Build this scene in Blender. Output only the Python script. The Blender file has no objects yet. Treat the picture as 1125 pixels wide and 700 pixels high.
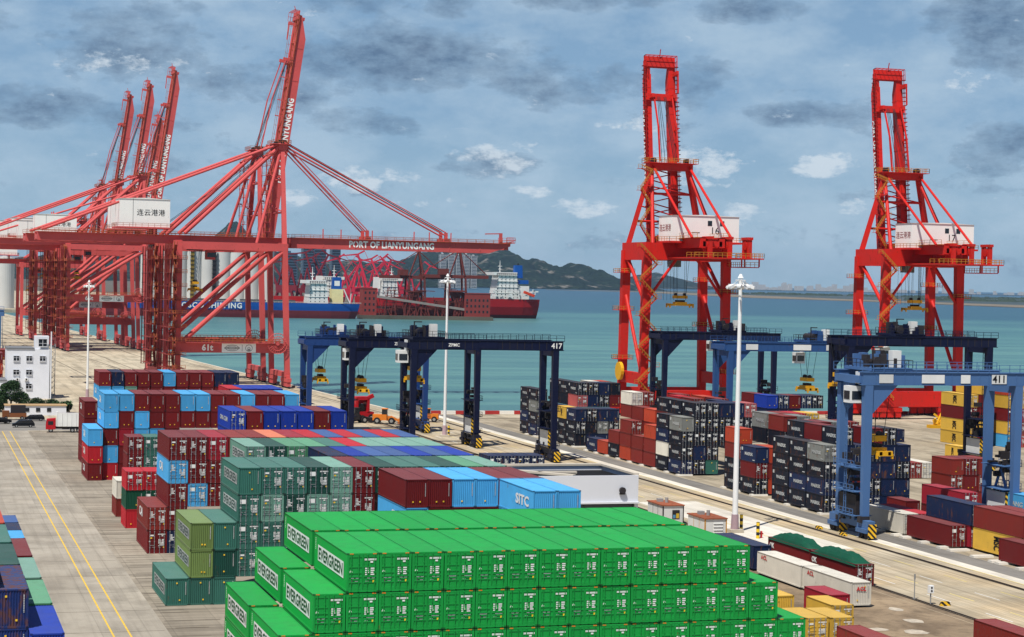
import bpy, math, random
from mathutils import Vector, Matrix
random.seed(7)
sc = bpy.context.scene
COL = sc.collection
R = math.radians

# ------------------------------------------------------------------ camera
F_PX, YAW, PITCH, ROLL, CAM_Z = 2130.8, .2998, .0195, .0216, 35.24
def make_camera():
    cy, sy = math.cos(YAW), math.sin(YAW)
    fw = Vector((sy*math.cos(PITCH), cy*math.cos(PITCH), -math.sin(PITCH)))
    rt = Vector((cy, -sy, 0)); dn = fw.cross(rt)
    r2 = rt*math.cos(ROLL) - dn*math.sin(ROLL)
    d2 = dn*math.cos(ROLL) + rt*math.sin(ROLL)
    cd = bpy.data.cameras.new('camera'); co = bpy.data.objects.new('camera', cd); COL.objects.link(co)
    up = -d2; bk = -fw
    M = Matrix(((r2.x, up.x, bk.x, 0), (r2.y, up.y, bk.y, 0), (r2.z, up.z, bk.z, CAM_Z), (0, 0, 0, 1)))
    co.matrix_world = M
    cd.sensor_fit = 'HORIZONTAL'; cd.sensor_width = 36.0; cd.lens = F_PX/1125*36.0
    cd.clip_start = 1.0; cd.clip_end = 60000
    sc.camera = co
make_camera()

# ------------------------------------------------------------------ light
SUN_EL = R(62); SUN_V = Vector((-.70, -.72, 0)).normalized()
sun_dir = Vector((SUN_V.x*math.cos(SUN_EL), SUN_V.y*math.cos(SUN_EL), math.sin(SUN_EL)))
sd = bpy.data.lights.new('sun', 'SUN'); sd.energy = 5.0; sd.angle = R(.5); sd.color = (1, .965, .9)
so = bpy.data.objects.new('sun', sd); COL.objects.link(so)
so.rotation_euler = sun_dir.to_track_quat('Z', 'Y').to_euler()
sc.view_settings.view_transform = 'Standard'; sc.view_settings.look = 'None'
sc.view_settings.gamma = 1; sc.view_settings.use_curve_mapping = False
sc.view_settings.exposure = 0.12
sc.render.engine = 'CYCLES'
sc.cycles.max_bounces = 5; sc.cycles.diffuse_bounces = 2; sc.cycles.glossy_bounces = 2
sc.cycles.transparent_max_bounces = 4; sc.cycles.caustics_reflective = False; sc.cycles.caustics_refractive = False

# ------------------------------------------------------------------ node helper
class NT:
    def __init__(s, tree): s.t = tree; s.n = tree.nodes; s.l = tree.links
    def add(s, typ, **kw):
        nd = s.n.new(typ)
        for k, v in kw.items():
            if k == 'inp':
                for kk, vv in v.items():
                    if isinstance(vv, bpy.types.NodeSocket): s.l.new(vv, nd.inputs[kk])
                    else: nd.inputs[kk].default_value = vv
            else: setattr(nd, k, v)
        return nd
    def math(s, op, a, b=0.0, c=None, clamp=False):
        inp = {0: a, 1: b}
        if c is not None: inp[2] = c
        return s.add('ShaderNodeMath', operation=op, use_clamp=clamp, inp=inp).outputs[0]
    def mix(s, f, a, b, blend='MIX'):
        nd = s.n.new('ShaderNodeMix'); nd.data_type = 'RGBA'; nd.blend_type = blend
        for i, v in ((0, f), (6, a), (7, b)):
            if isinstance(v, bpy.types.NodeSocket): s.l.new(v, nd.inputs[i])
            else: nd.inputs[i].default_value = v if i == 0 else (tuple(v)+(1,))[:4]
        return nd.outputs[2]
    def ramp(s, f, stops, interp='LINEAR'):
        nd = s.n.new('ShaderNodeValToRGB'); nd.color_ramp.interpolation = interp
        cr = nd.color_ramp
        while len(cr.elements) < len(stops): cr.elements.new(.5)
        for e, (p, c) in zip(cr.elements, stops):
            e.position = p; e.color = (c, c, c, 1) if isinstance(c, (int, float)) else (*c, 1)
        s.l.new(f, nd.inputs[0]); return nd.outputs[0]
    def noise(s, vec, scale, detail=3, rough=.55, dim='3D'):
        nd = s.add('ShaderNodeTexNoise', noise_dimensions=dim, inp={'Scale': scale, 'Detail': detail, 'Roughness': rough})
        if vec is not None: s.l.new(vec, nd.inputs['Vector'])
        return nd.outputs[0]
def lin(r, g, b):
    f = lambda c: c/255/12.92 if c/255 <= .04045 else ((c/255+.055)/1.055)**2.4
    return (f(r), f(g), f(b))

# ------------------------------------------------------------------ sky
def make_world():
    w = bpy.data.worlds.new('World'); sc.world = w; w.use_nodes = True
    nt = NT(w.node_tree); nt.n.clear()
    out = nt.add('ShaderNodeOutputWorld'); bg = nt.add('ShaderNodeBackground')
    sky = nt.add('ShaderNodeTexSky', sky_type='NISHITA', sun_disc=False, sun_elevation=SUN_EL,
                 sun_rotation=math.atan2(SUN_V.x, SUN_V.y), altitude=0, air_density=1.2, dust_density=1.6, ozone_density=2.0)
    tc = nt.add('ShaderNodeTexCoord')
    sep = nt.add('ShaderNodeSeparateXYZ'); nt.l.new(tc.outputs['Generated'], sep.inputs[0])
    az = nt.math('MULTIPLY', nt.math('ARCTAN2', sep.outputs[0], sep.outputs[1]), 57.2958)   # degrees east of the quay line
    el = nt.math('MULTIPLY', nt.math('ARCSINE', sep.outputs[2]), 57.2958)
    comb = nt.add('ShaderNodeCombineXYZ', inp={0: az, 1: nt.math('MULTIPLY', el, 1.9), 2: 0.0})
    V = comb.outputs[0]
    warp = nt.noise(V, .26, 3, .5); warp2 = nt.noise(V, .66, 9, .66); fine = nt.noise(V, 1.5, 8, .66)
    # broad veil
    veil = nt.ramp(nt.noise(V, .20, 9, .64), [(.40, 0), (.62, 1)])
    base = nt.mix(nt.math('ADD', nt.math('MULTIPLY', veil, .58), .08), SKYTINT(nt, sky, el), lin(176, 198, 216))
    # cloud banks: (azimuth, elevation, half width, half height, strength)
    def banks(lst):
        acc = None
        for a, e, wa, we, k in lst:
            dx = nt.math('DIVIDE', nt.math('SUBTRACT', az, a), wa)
            dy = nt.math('DIVIDE', nt.math('SUBTRACT', el, e), we)
            d = nt.math('ADD', nt.math('MULTIPLY', dx, dx), nt.math('MULTIPLY', dy, dy))
            v = nt.math('MULTIPLY', nt.math('SUBTRACT', 1.0, d, clamp=True), k)
            acc = v if acc is None else nt.math('MAXIMUM', acc, v)
        return acc
    n2 = nt.math('SUBTRACT', nt.math('ADD', nt.math('MULTIPLY', warp, .9), nt.math('MULTIPLY', warp2, .8)), .85)
    dark = nt.math('ADD', banks(DARK_BANKS), nt.math('MULTIPLY', n2, 2.4))
    dm = nt.ramp(dark, [(.28, 0), (.46, .38), (1.0, 1)])
    darkcol = nt.mix(nt.ramp(fine, [(.36, 0), (.62, 1)]), lin(76, 100, 130), lin(116, 142, 168))
    c1 = nt.mix(nt.math('MULTIPLY', dm, .76), base, darkcol)
    wht = nt.math('ADD', banks(WHITE_PUFFS), nt.math('MULTIPLY', nt.math('SUBTRACT', nt.math('ADD', nt.math('MULTIPLY', warp2, .7), nt.math('MULTIPLY', fine, .7)), .7), 3.0))
    wm = nt.ramp(wht, [(.42, 0), (.85, 1)])
    c2 = nt.mix(nt.math('MULTIPLY', wm, .75), c1, lin(208, 219, 228))
    hi = nt.ramp(el2(nt, el), [(.38, 0), (.6, .85)])
    c2 = nt.mix(hi, c2, SKYTINT(nt, sky, el))
    sc1 = nt.mix(1.0, c2, (SKYGAIN, SKYGAIN, SKYGAIN), 'MULTIPLY')
    nt.l.new(sc1, bg.inputs[0]); bg.inputs[1].default_value = SKYSTR
    nt.l.new(bg.outputs[0], out.inputs[0])
SKYSTR = .10; SKYGAIN = 1/.10
def SKYTINT(nt, sky, el):
    s = nt.mix(1.0, sky.outputs[0], (.10, .10, .10), 'MULTIPLY')
    g = nt.ramp(nt.math('DIVIDE', el, 12.0), [(0, lin(154, 190, 212)), (.16, lin(136, 176, 206)), (.42, lin(114, 156, 196)), (1, lin(98, 136, 176))])
    z = nt.ramp(nt.math('DIVIDE', el, 60.0), [(.16, lin(98, 136, 176)), (.4, lin(44, 80, 134)), (1, lin(20, 44, 92))])
    g = nt.mix(nt.ramp(el2(nt, el), [(.35, 0), (.55, 1)]), g, z)
    return nt.mix(.80, s, g)
def el2(nt, el): return nt.math('DIVIDE', el, 26.0)
DARK_BANKS = [(1.2,8.7,4.2,1.9,1.05),(2.8,4.7,2.6,.85,.95),(1.0,6.8,2.2,1.1,.7),(7.0,6.6,4.4,1.6,.62),(6.0,4.4,2.4,.6,.6),(9.5,5.6,3.0,1.3,.75),(13.6,6.4,5.4,1.3,.95),(12.5,4.6,3.2,.6,.5),(17.5,6.0,3,.9,.6),
              (23.9,8.0,2.3,.6,1.0),(30.6,7.8,2.1,1.9,1.0),(31.2,4.3,1.8,1.1,.75),(15.3,8.0,1.0,.6,.85),(19.7,8.3,3.2,.6,.7),(21.5,5.9,3.0,1.1,.7),(16.5,3.4,2.4,.6,.6),(28.3,2.9,3.4,.6,.55),(11.5,8.2,2.4,.7,.55),(5.0,3.0,3.2,.5,.5),(25.5,5.0,2.6,.5,.5)]
WHITE_PUFFS = [(16.3,3.6,1.7,.8,.7),(17.6,2.6,1.0,.35,.6),(26.3,3.5,1.2,.55,.95),(22.3,3.5,2.0,.9,.72),(19.2,2.2,1.5,.4,.8),(23.8,2.1,1.1,.45,.9),(12.3,2.9,1.4,.5,.7),(27.8,2.3,1.4,.35,.7),(30.5,6.0,1.1,.6,.5),(10.3,2.4,1.5,.5,.75),(14.5,2.2,1.5,.3,.7),(20.8,4.6,1.6,.4,.5),(13.8,3.0,.8,.3,.7),(5.5,6.0,3,.6,.4)]
make_world()

# ------------------------------------------------------------------ materials
MATS = {}
def mat(name, color, rough=.6, metal=0.0, rust=0.0, dirt=.25, chalk=0.0, rnd=.16, scale=.35, spec=.2, rustcol=(.13, .05, .022), bump=0):
    if name in MATS: return MATS[name]
    m = bpy.data.materials.new(name); m.use_nodes = True; nt = NT(m.node_tree); nt.n.clear()
    out = nt.add('ShaderNodeOutputMaterial'); b = nt.add('ShaderNodeBsdfPrincipled')
    tc = nt.add('ShaderNodeTexCoord'); oi = nt.add('ShaderNodeObjectInfo')
    off = nt.add('ShaderNodeVectorMath', operation='ADD', inp={0: tc.outputs['Object']})
    cx = nt.add('ShaderNodeCombineXYZ', inp={0: nt.math('MULTIPLY', oi.outputs['Random'], 97.0), 1: nt.math('MULTIPLY', oi.outputs['Random'], 53.0), 2: 0.0})
    nt.l.new(cx.outputs[0], off.inputs[1]); V = off.outputs[0]
    n1 = nt.noise(V, scale, 5, .6)
    col = nt.mix(nt.math('MULTIPLY', nt.ramp(n1, [(.35, 0), (.75, 1)]), dirt), color, tuple(c*.45+.02 for c in color))
    v = nt.math('ADD', nt.math('MULTIPLY', nt.math('SUBTRACT', oi.outputs['Random'], .5), rnd*2), 1.0)
    cv = nt.add('ShaderNodeCombineXYZ', inp={0: v, 1: v, 2: v})
    col = nt.mix(1.0, col, cv.outputs[0], 'MULTIPLY')
    if chalk:
        g = nt.add('ShaderNodeNewGeometry'); sp = nt.add('ShaderNodeSeparateXYZ', inp={0: g.outputs['True Normal']})
        up = nt.ramp(sp.outputs[2], [(.7, 0), (.95, 1)])
        gr = nt.ramp(nt.noise(V, .9, 8, .7), [(.46, 0), (.66, 1)])
        col = nt.mix(nt.math('MULTIPLY', nt.math('MULTIPLY', gr, up), .38), col, tuple(c*.42+.015 for c in color))
        k = nt.math('MULTIPLY', up, nt.math('ADD', nt.math('MULTIPLY', n1, chalk), chalk*.5))
        col = nt.mix(k, col, tuple(min(1, c*1.15+.16) for c in color))
    if rust:
        mp = nt.add('ShaderNodeMapping', inp={'Vector': V, 'Scale': (1.0, 1.0, .35)})
        n2 = nt.noise(mp.outputs[0], 1.6, 8, .68)
        rm = nt.ramp(n2, [(.66-rust*.25, 0), (.74-rust*.2, 1)])
        col = nt.mix(nt.math('MULTIPLY', rm, .8), col, rustcol)
        nt.l.new(nt.math('ADD', nt.math('MULTIPLY', rm, .35), rough, clamp=True), b.inputs['Roughness'])
    else: b.inputs['Roughness'].default_value = rough
    nt.l.new(col, b.inputs['Base Color']); b.inputs['Metallic'].default_value = metal
    b.inputs['Specular IOR Level'].default_value = spec
    if bump:
        bn = nt.add('ShaderNodeBump', inp={'Strength': bump, 'Distance': .05, 'Height': nt.noise(V, 6, 5)})
        nt.l.new(bn.outputs[0], b.inputs['Normal'])
    nt.l.new(b.outputs[0], out.inputs[0]); MATS[name] = m
    return m

# ------------------------------------------------------------------ mesh builder
class MB:
    def __init__(s): s.v = []; s.f = []; s.m = []
    def quad(s, a, b, c, d, m=0):
        i = len(s.v); s.v += [tuple(a), tuple(b), tuple(c), tuple(d)]; s.f.append((i, i+1, i+2, i+3)); s.m.append(m)
    def box(s, x0, y0, z0, x1, y1, z1, m=0):
        i = len(s.v)
        s.v += [(x0,y0,z0),(x1,y0,z0),(x1,y1,z0),(x0,y1,z0),(x0,y0,z1),(x1,y0,z1),(x1,y1,z1),(x0,y1,z1)]
        for f in ((0,3,2,1),(4,5,6,7),(0,1,5,4),(1,2,6,5),(2,3,7,6),(3,0,4,7)): s.f.append(tuple(i+k for k in f)); s.m.append(m)
        return s
    def cbox(s, x, y, z, sx, sy, sz, m=0): return s.box(x-sx/2, y-sy/2, z-sz/2, x+sx/2, y+sy/2, z+sz/2, m)
    def beam(s, p, q, w, h=None, m=0, w2=None, h2=None, up=(0, 0, 1)):
        h = w if h is None else h; w2 = w if w2 is None else w2; h2 = h if h2 is None else h2
        p = Vector(p); q = Vector(q); d = (q-p).normalized(); u = Vector(up)
        if abs(d.dot(u)) > .98: u = Vector((0, 1, 0))
        r = d.cross(u).normalized(); u = r.cross(d).normalized()
        i = len(s.v)
        for c, ww, hh in ((p, w, h), (q, w2, h2)):
            for a, b in ((-1,-1),(1,-1),(1,1),(-1,1)): s.v.append(tuple(c+r*(a*ww/2)+u*(b*hh/2)))
        for f in ((3,2,1,0),(4,5,6,7),(0,1,5,4),(1,2,6,5),(2,3,7,6),(3,0,4,7)): s.f.append(tuple(i+k for k in f)); s.m.append(m)
        return s
    def tube(s, p, q, r, n=8, m=0, r2=None, caps=True):
        r2 = r if r2 is None else r2
        p = Vector(p); q = Vector(q); d = (q-p).normalized(); u = Vector((0, 0, 1)) if abs(d.z) < .9 else Vector((1, 0, 0))
        a = d.cross(u).normalized(); b = d.cross(a).normalized(); i = len(s.v)
        for c, rr in ((p, r), (q, r2)):
            for k in range(n):
                t = 2*math.pi*k/n; s.v.append(tuple(c+a*(rr*math.cos(t))+b*(rr*math.sin(t))))
        for k in range(n):
            j = (k+1) % n; s.f.append((i+k, i+j, i+n+j, i+n+k)); s.m.append(m)
        if caps: s.f.append(tuple(i+n-1-k for k in range(n))); s.f.append(tuple(i+n+k for k in range(n))); s.m += [m, m]
        return s
    def prism(s, pts, axis, a, b, m=0):
        # polygon pts (2D) extruded along axis from a to b; axis 0: pts are (y,z); 1: (x,z); 2: (x,y)
        n = len(pts); i = len(s.v)
        def P(u, v, w): return {0: (w, u, v), 1: (u, w, v), 2: (u, v, w)}[axis]
        for w in (a, b): s.v += [P(u, v, w) for u, v in pts]
        s.f.append(tuple(i+k for k in range(n))); s.f.append(tuple(i+n+n-1-k for k in range(n))); s.m += [m, m]
        for k in range(n):
            j = (k+1) % n; s.f.append((i+k, i+n+k, i+n+j, i+j)); s.m.append(m)
        return s
    def rail(s, pts, h=1.1, m=0, t=.05, step=2.0):
        # hand rail along a polyline of 3D points
        for a, b in zip(pts, pts[1:]):
            a = Vector(a); b = Vector(b); L = (b-a).length
            for k in (h, h*.5): s.beam(a+Vector((0,0,k)), b+Vector((0,0,k)), t, t, m)
            n = max(1, int(L/step))
            for k in range(n+1):
                c = a.lerp(b, k/n); s.beam(c, c+Vector((0,0,h)), t, t, m)
        return s
    def mesh(s, name, mats):
        me = bpy.data.meshes.new(name); me.from_pydata(s.v, [], s.f)
        for m in mats: me.materials.append(m)
        me.polygons.foreach_set('material_index', s.m); me.update()
        return me
    def islands(s):
        par = list(range(len(s.v)))
        def find(a):
            while par[a] != a: par[a] = par[par[a]]; a = par[a]
            return a
        for f in s.f:
            r = find(f[0])
            for k in f[1:]: par[find(k)] = r
        g = {}
        for i, f in enumerate(s.f): g.setdefault(find(f[0]), []).append(i)
        return list(g.values())
    def split(s):
        out = []
        for fs in s.islands():
            b = MB(); mp = {}
            for i in fs:
                t = []
                for k in s.f[i]:
                    if k not in mp: mp[k] = len(b.v); b.v.append(s.v[k])
                    t.append(mp[k])
                b.f.append(tuple(t)); b.m.append(s.m[i])
            out.append(b)
        return out
    def build(s, name, mats, parent=None, loc=None):
        if parent and name in ('cross_beam', 'end_beam', 'diagonal_brace', 'sheave', 'bogie_frame'):
            ps = s.split()
            if len(ps) > 1:
                for p in ps: o = p._build(name, mats, parent, loc)
                return o
        return s._build(name, mats, parent, loc)
    def _build(s, name, mats, parent=None, loc=None):
        if not isinstance(mats, (list, tuple)): mats = [mats]
        o = bpy.data.objects.new(name, s.mesh(name, mats)); COL.objects.link(o)
        if parent: o.parent = parent
        if loc: o.location = loc
        return o
def smooth(o):
    for p in o.data.polygons: p.use_smooth = True
    return o
def tag(o, label=None, cat=None, group=None, kind=None):
    for k, v in (('label', label), ('category', cat), ('group', group), ('kind', kind)):
        if v: o[k] = v
    return o
def empty(name, loc, rz=0, label=None, cat=None, group=None):
    o = bpy.data.objects.new(name, None); COL.objects.link(o); o.location = loc; o.rotation_euler = (0, 0, rz)
    o.empty_display_size = .5
    return tag(o, label, cat, group)
def children(o): return list(o.children)
def copy_tree(o, parent=None):
    c = o.copy(); COL.objects.link(c); c.parent = parent
    for ch in list(o.children): copy_tree(ch, c)
    return c
TEXTS = {}
def text_mesh(txt, size, mt, bold=.02, depth=.01, sx=1.0, space=1.0):
    key = (txt, size, mt.name, bold, sx, space)
    if key in TEXTS: return TEXTS[key]
    cu = bpy.data.curves.new('lettering', 'FONT'); cu.body = txt; cu.size = size; cu.offset = bold*size; cu.extrude = depth
    cu.align_x = 'CENTER'; cu.align_y = 'CENTER'; cu.resolution_u = 2; cu.space_character = space
    to = bpy.data.objects.new('tmp', cu); COL.objects.link(to)
    bpy.context.view_layer.update()
    me = bpy.data.meshes.new_from_object(to.evaluated_get(bpy.context.evaluated_depsgraph_get()))
    bpy.data.objects.remove(to); bpy.data.curves.remove(cu)
    me.materials.clear(); me.materials.append(mt)
    for v in me.vertices: v.co.x *= sx
    TEXTS[key] = me; return me
def text(txt, size, mt, loc, face, parent, name='lettering', **kw):
    """face: '-x', '-y', '+x' = the direction the writing looks towards"""
    o = bpy.data.objects.new(name, text_mesh(txt, size, mt, **kw)); COL.objects.link(o); o.parent = parent
    o.location = loc
    o.rotation_euler = {'-y': (R(90), 0, 0), '-x': (R(90), 0, R(-90)), '+x': (R(90), 0, R(90)), '+y': (R(90), 0, R(180))}[face]
    return o
# ================================================================== THE SETTING
def ground_mat(name, base, dark, scale=.05, stripes=None, joints=None, rough=.9, stain=.5, warm=None):
    m = bpy.data.materials.new(name); m.use_nodes = True; nt = NT(m.node_tree); nt.n.clear()
    out = nt.add('ShaderNodeOutputMaterial'); b = nt.add('ShaderNodeBsdfPrincipled')
    tc = nt.add('ShaderNodeTexCoord'); V = tc.outputs['Object']
    n1 = nt.noise(V, scale, 6, .6); n2 = nt.noise(V, scale*7, 6, .65)
    col = nt.mix(nt.ramp(n1, [(.3, 0), (.7, 1)]), base, dark)
    if warm:
        n3 = nt.noise(V, scale*2.3, 4, .5); col = nt.mix(nt.ramp(n3, [(.45, 0), (.7, .7)]), col, warm)
    col = nt.mix(nt.math('MULTIPLY', nt.ramp(n2, [(.5, 0), (.75, 1)]), stain), col, tuple(c*.45 for c in dark))
    if stripes:   # long stains: (x scale, y scale, strength)
        for sx, sy, k in stripes:
            mp = nt.add('ShaderNodeMapping', inp={'Vector': V, 'Scale': (sx, sy, 1)})
            s1 = nt.noise(mp.outputs[0], 1.0, 5, .62)
            col = nt.mix(nt.math('MULTIPLY', nt.ramp(s1, [(.48, 0), (.62, 1)]), k), col, tuple(c*.42 for c in dark))
    if joints:    # slab joints
        jx, jy, k = joints
        sp = nt.add('ShaderNodeSeparateXYZ', inp={0: V})
        for i, j in ((0, jx), (1, jy)):
            if not j: continue
            fr = nt.math('FRACT', nt.math('DIVIDE', sp.outputs[i], j))
            ln = nt.math('LESS_THAN', fr, .10/j*1.4)
            col = nt.mix(nt.math('MULTIPLY', ln, k), col, tuple(c*.35 for c in dark))
            # each slab its own tone
        fx = nt.math('FLOOR', nt.math('DIVIDE', sp.outputs[0], jx or 5.0)); fy = nt.math('FLOOR', nt.math('DIVIDE', sp.outputs[1], jy or 5.0))
        cc = nt.add('ShaderNodeCombineXYZ', inp={0: fx, 1: fy, 2: 0.0})
        wn = nt.add('ShaderNodeTexWhiteNoise', noise_dimensions='2D', inp={'Vector': cc.outputs[0]})
        tv = nt.math('ADD', nt.math('MULTIPLY', wn.outputs[0], .16), .92)
        c3 = nt.add('ShaderNodeCombineXYZ', inp={0: tv, 1: tv, 2: tv})
        col = nt.mix(1.0, col, c3.outputs[0], 'MULTIPLY')
    nt.l.new(col, b.inputs['Base Color']); b.inputs['Roughness'].default_value = rough; b.inputs['Specular IOR Level'].default_value = .2
    bn = nt.add('ShaderNodeBump', inp={'Strength': .25, 'Distance': .03, 'Height': n2}); nt.l.new(bn.outputs[0], b.inputs['Normal'])
    nt.l.new(b.outputs[0], out.inputs[0]); return m
def sheet(name, pts, z, m):
    b = MB(); i = 0; b.v = [(x, y, z) for x, y in pts]; b.f = [tuple(range(len(pts)))]; b.m = [0]
    return tag(b.build(name, m), kind='structure')
def slab(name, pts, z0, z1, m):
    b = MB(); b.prism(pts, 2, z0, z1)
    # prism winding may point inward; recalc not needed for opaque surfaces
    return tag(b.build(name, m), kind='structure')
def qx(y): return 116.5 - .048*(y-600)      # left quay edge
M_conc = ground_mat('concrete_yard', lin(170, 160, 144), lin(138, 128, 113), .03, stripes=((.03, .9, .5), (.02, .35, .35), (.5, .05, .2)), joints=(5.0, 6.0, .25), stain=.25)
M_lane = ground_mat('concrete_lane', lin(176, 168, 154), lin(148, 139, 125), .035, stripes=((1.1, .03, .2), (.15, .12, .3)), joints=(4.5, 6.0, .18), stain=.22)
M_road = ground_mat('concrete_road', lin(198, 186, 162), lin(168, 153, 128), .04, stripes=((.9, .015, .45), (2.6, .02, .4), (.12, .1, .3)), joints=(4.4, 5.0, .22), stain=.2, warm=lin(198, 172, 132))
M_apron = ground_mat('concrete_apron', lin(198, 186, 162), lin(172, 158, 134), .02, stripes=((.35, .02, .45), (.1, .08, .3)), joints=(9.0, 9.0, .45), stain=.35)
M_pale = ground_mat('pale_strip', lin(224, 218, 205), lin(198, 190, 175), .06, stripes=((.8, .02, .2),), joints=(3.0, 3.0, .2), stain=.15)
M_asph = ground_mat('grey_asphalt', lin(136, 132, 126), lin(112, 108, 102), .05, stripes=((1.0, .03, .4),), stain=.3)
M_brown = ground_mat('stained_ground', lin(158, 138, 112), lin(112, 96, 78), .12, stripes=((.25, .12, .4),), stain=.6)
M_dark = ground_mat('dark_joint', lin(48, 42, 38), lin(30, 27, 25), .3)
M_kerbc = mat('kerb_concrete', lin(196, 186, 168), .9, dirt=.3)

# land: one slab with the quay wall as its side (yard to the south, left quay running north, far shore)
land = [(-900, 40), (1500, 40), (1500, 489), (116.5+5.3, 489), (qx(1790)+0, 1790), (394, 1790), (394, 1930), (300, 3400), (-900, 3400)]
slab('ground', land, -8, 0.0, M_apron)
sheet('yard_pavement', [(-120, 60), (67, 60), (67, 436), (-120, 436)], .004, M_conc)
sheet('yard_road', [(11.5, 62), (24.5, 62), (24.5, 470), (11.5, 470)], .008, M_lane)
sheet('cross_road', [(-60, 438), (66, 438), (66, 470), (-60, 470)], .012, ground_mat('cross_asphalt', lin(150, 145, 138), lin(128, 124, 117), .05, stripes=((.03, .9, .4),), stain=.3))
sheet('truck_road', [(103, 80), (125.6, 80), (125.6, 480), (103, 480)], .004, M_road)
sheet('work_area', [(84, 80), (107.6, 80), (107.6, 236), (84, 236)], .008, M_brown)
sheet('paving_strip', [(107.7, 80), (109.0, 80), (109.0, 480), (107.7, 480)], .012, M_brown)
sheet('paving_strip', [(112, 236), (122.2, 236), (122.2, 292), (112, 292)], .008, M_pale)
sheet('paving_strip', [(126.4, 80), (128.2, 80), (128.2, 486), (126.4, 486)], .008, M_road)
sheet('paving_strip', [(128.3, 80), (130.3, 80), (130.3, 486), (128.3, 486)], .012, M_pale)
sheet('asphalt_lane', [(130.4, 80), (134.4, 80), (134.4, 486), (130.4, 486)], .008, M_asph)
sheet('stacking_area', [(134.6, 80), (260, 80), (260, 470), (134.6, 470)], .006, ground_mat('stack_ground', lin(180, 168, 146), lin(138, 126, 106), .05, stripes=((.3, .05, .5),), stain=.6))

white_paint = mat('road_paint_white', lin(226, 224, 216), .7, dirt=.5, scale=1.2)
yellow_paint = mat('road_paint_yellow', lin(222, 184, 70), .7, dirt=.5, scale=1.0)
faded_yellow = mat('road_paint_faded', lin(226, 206, 130), .8, dirt=.4)
def flat(name, rects, z, m):
    b = MB()
    for x0, y0, x1, y1 in rects: b.quad((x0, y0, z), (x1, y0, z), (x1, y1, z), (x0, y1, z))
    return tag(b.build(name, m), kind='structure')
flat('yellow_line', [(18.97, 62, 19.15, 436)], .018, yellow_paint)
flat('yellow_line', [(20.6, 62, 20.78, 436)], .018, yellow_paint)
flat('yellow_line', [(9.0, 120, 9.14, 436)], .018, yellow_paint)
for x, m in ((112.6, white_paint), (115.6, faded_yellow), (118.9, white_paint), (122.3, faded_yellow)):
    flat('lane_line', [(x-.09, y, x+.09, y+5.5) for y in range(90, 478, 13)], .02, m)
flat('lane_line', [(128.25-.12, 80, 128.25+.06, 486)], .024, faded_yellow)
rdj = random.Random(33)
flat('pavement_joint', [(24.6+rdj.uniform(0, 1.0), y, 26.0+rdj.uniform(1.5, 6.0), y+rdj.uniform(.08, .22)) for y in [150+k*2.15+rdj.uniform(-.5, .5) for k in range(134)] if rdj.random() < .8], .016, mat('joint_brown', lin(86, 76, 64), .9, dirt=.3))
flat('pavement_joint', [(20.6-9+rdj.uniform(0, 2), y, 24.2, y+.10) for y in range(120, 436, 12)], .016, mat('joint_brown', lin(86, 76, 64), .9, dirt=.3))
# crane rails: slots with steel
b = MB()
steel = mat('rail_steel', lin(70, 58, 50), .5, metal=.6, dirt=.4)
for x in (109.3, 126.0):
    b.box(x-.42, 80, .014, x-.16, 486, .03); b.box(x+.16, 80, .014, x+.42, 486, .03)
tag(b.build('rail_channel', M_dark), kind='structure')
b = MB()
for x in (109.3, 126.0): b.box(x-.05, 80, .0, x+.05, 486, .08)
tag(b.build('crane_rail', steel), kind='structure')
b = MB()
for off in (4.0, 5.6, 38.5, 40.2):
    for y in range(492, 1780, 14): b.beam((qx(y)-off, y, .03), (qx(y+14)-off, y+14, .03), .28 if off in (4., 38.5) else .12, .05)
tag(b.build('crane_rail', steel), kind='structure')
b = MB()
for x in (-30, -8, 14, 36, 52): b.beam((x+46, 480, .03), (x-16+46, 1300, .03), .22, .04)
tag(b.build('crane_rail', steel), kind='structure')
b = MB()
for y in (473., 485.5): b.box(130, y-.06, 0, 900, y+.06, .07)
tag(b.build('crane_rail', steel), kind='structure')
# kerb along the near quay edge, red and white blocks
def stripe_mat(name, c1, c2, per, axis=0, duty=.5):
    m = bpy.data.materials.new(name); m.use_nodes = True; nt = NT(m.node_tree)
    b = nt.n['Principled BSDF']; tc = nt.add('ShaderNodeTexCoord'); sp = nt.add('ShaderNodeSeparateXYZ', inp={0: tc.outputs['Object']})
    s = sp.outputs[axis] if axis < 3 else nt.math('ADD', nt.math('ADD', sp.outputs[0], sp.outputs[1]), sp.outputs[2])
    f = nt.math('LESS_THAN', nt.math('FRACT', nt.math('DIVIDE', s, per)), duty)
    nt.l.new(nt.mix(f, c2, c1), b.inputs['Base Color']); b.inputs['Roughness'].default_value = .7
    return m
M_rw = stripe_mat('red_white_blocks', lin(170, 40, 36), lin(230, 225, 215), 8.0)
b = MB(); b.box(122.4, 488.0, 0, 900, 489, .9); tag(b.build('quay_kerb', M_rw), kind='structure')
b = MB()
for y in range(490, 1788, 14): b.beam((qx(y)-.5, y, .3), (qx(y+14)-.5, y+14, .3), .8, .6)
tag(b.build('quay_kerb', M_kerbc), kind='structure')

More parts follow.
